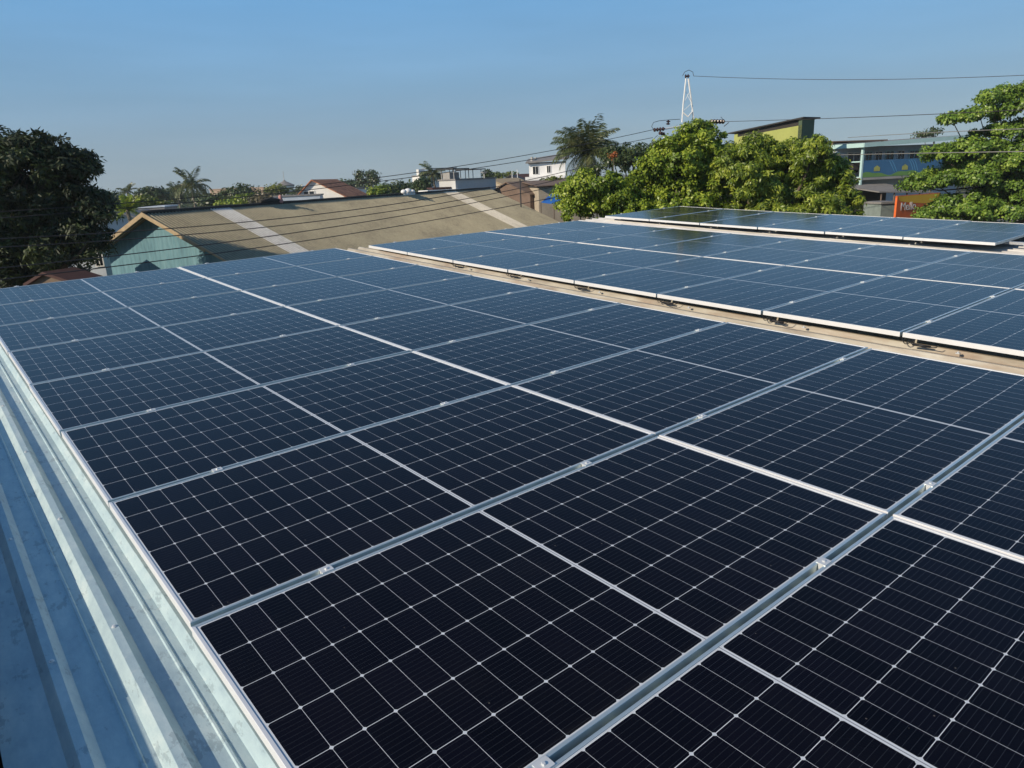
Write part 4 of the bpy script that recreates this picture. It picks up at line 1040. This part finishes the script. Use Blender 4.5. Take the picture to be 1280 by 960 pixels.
tree('flame_vine', "small vine with orange blossom beside the big palm",
     [(767, 196, 5, 6)], 42, 768, mat_leaf("orange_blossom", (.2, .05, .01), (.45, .12, .03), (.5, .25, .1), .2), 8, 30, .15, (.12, .08), 17, r0=.04, cat='vine', ntw=4)
palm('coconut_palm', "big dark palm with arching fronds right of the white house", 735, 190, 46, 2.35, 54, 21, nl=36, lw=.045, sag=.9)
palm('coconut_palm', "tallest palm of the pair above the left part of the tan ridge", 239, 231, 110, 3.3, 26, 22, nl=22, lw=.08)
palm('coconut_palm', "smaller palm of the pair, left of the tallest palm", 220, 237, 118, 2.3, 20, 23, nl=18, lw=.09)
palm('coconut_palm', "small slender palm on the skyline beside the dark tree", 159, 240, 100, 1.7, 18, 24, nl=16, lw=.10)
palm('coconut_palm', "short palm in front of the white house with the roof box", 540, 216, 90, 2.1, 24, 25, nl=18, lw=.10)
palm('coconut_palm', "tiny palm between the water tower and the orange roof", 371, 240, 112, 1.5, 16, 26, nl=14, lw=.12)
palm('coconut_palm', "low bright green palm just left of the teal gable apex", 159, 262, 48, 1.1, 30, 27, mat='leafmid', nl=18, lw=.10, sag=.4)

FAR = [ # label, lobes, D, mat, nclump, cr, leaf
 ("round topped dark green tree left of the palm pair", [(190, 243, 17, 8), (180, 247, 12, 7)], 112, 'leaffar', 60, .9, .5),
 ("dark green tree directly behind the palm pair", [(212, 246, 14, 8)], 122, 'leaffar', 40, .9, .5),
 ("yellow green bush in front of the round topped tree", [(180, 254, 16, 7), (197, 257, 14, 6)], 78, 'leafyellow', 55, .5, .32),
 ("hazy grey green tree next to the dark mango crown", [(138, 250, 12, 9)], 125, 'leaffar', 36, .9, .5),
 ("tree left of the dense trees, beside the palm pair", [(262, 254, 16, 8)], 92, 'leaffar', 45, .6, .4),
 ("largest tree between the palm pair and the water tower", [(300, 243, 22, 10), (285, 250, 20, 9)], 100, 'leaffar', 90, .7, .42),
 ("tree in front of the largest skyline tree, above the ridge", [(312, 252, 20, 8), (290, 256, 18, 7)], 84, 'leafmid', 60, .6, .36),
 ("brown dry scrub above the ridge, left of the pink bundle", [(330, 250, 18, 7), (345, 250, 14, 6)], 80, 'leafdry', 60, .5, .3),
 ("yellow green tree just left of the water tower", [(344, 239, 14, 6)], 118, 'leafyellow', 36, .7, .42),
 ("short feathery tree left of the tall feathery one", [(452, 230, 6, 11), (450, 222, 4, 8)], 135, 'leaffar', 26, .7, .4),
 ("tall feathery casuarina behind the white blocks", [(464, 228, 8, 12), (465, 220, 6, 7)], 135, 'leaffar', 40, .7, .4),
 ("low distant trees right of the orange roof", [(435, 232, 16, 5)], 160, 'leaffar', 36, 1.0, .6),
 ("bright green bush right of the white blocks", [(470, 243, 9, 8), (478, 240, 8, 7)], 76, 'leafmid', 50, .5, .3),
 ("wide dark green tree above the white sacks", [(500, 238, 20, 9), (488, 242, 14, 7), (515, 242, 13, 7)], 78, 'leaffar', 110, .6, .34),
 ("dark green tree in front of the house with the roof box", [(528, 232, 9, 8), (524, 238, 9, 6)], 76, 'leaffar', 60, .5, .32),
 ("low bushes right of the satellite dish", [(620, 221, 12, 4), (640, 220, 8, 3)], 120, 'leafyellow', 30, .6, .4),
 ("green bush at the foot of the white house", [(692, 226, 12, 4), (702, 228, 8, 5)], 68, 'leafyellow', 36, .4, .24),
 ("small tree behind the satellite dish", [(610, 219, 5, 5)], 90, 'leaffar', 16, .5, .3),
 ("distant tree right of the flat grey roof", [(1170, 163, 6, 4), (1155, 168, 10, 3)], 90, 'leaffar', 20, .5, .3),
]
for i, (lbl, lob, D, mt_, nc, cr_, lf) in enumerate(FAR):
    tree('distant_tree', lbl, lob, D, lob[0][0], M[mt_], nc, 34, cr_, (lf, lf * .6), 100 + i, 'trees on the skyline', r0=.2, dD=3, ntw=6)

# far-off wood that closes the horizon
rng = np.random.RandomState(77); Ps = []; Ns = []; Ts = []
for i in range(210):
    px = rng.uniform(-500, 1900); D = rng.uniform(190, 420); hgt = rng.uniform(5, 9.5); c = pz(px, hgt * .55, D)
    P, Nn, tn, _ = crown([(c, np.array([rng.uniform(4, 9), rng.uniform(4, 9), hgt * .5]))], 16, 22, 1.9, rng, .2)
    Ps.append(P); Ns.append(Nn); Ts.append(tn)
fw_o = leaf_mesh('distant_wood', np.concatenate(Ps), np.concatenate(Ns), 1.5, 1.0, np.concatenate(Ts), M['leaffar'], None, rng)
tag(fw_o, kind='stuff', label="far-off band of trees along the horizon", cat='wood')

# thin dusty air round the whole place
if HAZE > 0:
    hb = MB(); hb.box(-520, 620, -520, 620, -1, 22)
    hm = bpy.data.materials.new('thin_dusty_air'); hm.use_nodes = True; hn = hm.node_tree; hn.nodes.clear()
    hv = hn.nodes.new('ShaderNodeVolumePrincipled'); hv.inputs['Density'].default_value = HAZE; hv.inputs['Color'].default_value = (.80, .86, .92, 1)
    ho = hn.nodes.new('ShaderNodeOutputMaterial'); hn.links.new(hv.outputs[0], ho.inputs['Volume'])
    tag(obj('haze', hb, hm), kind='stuff')
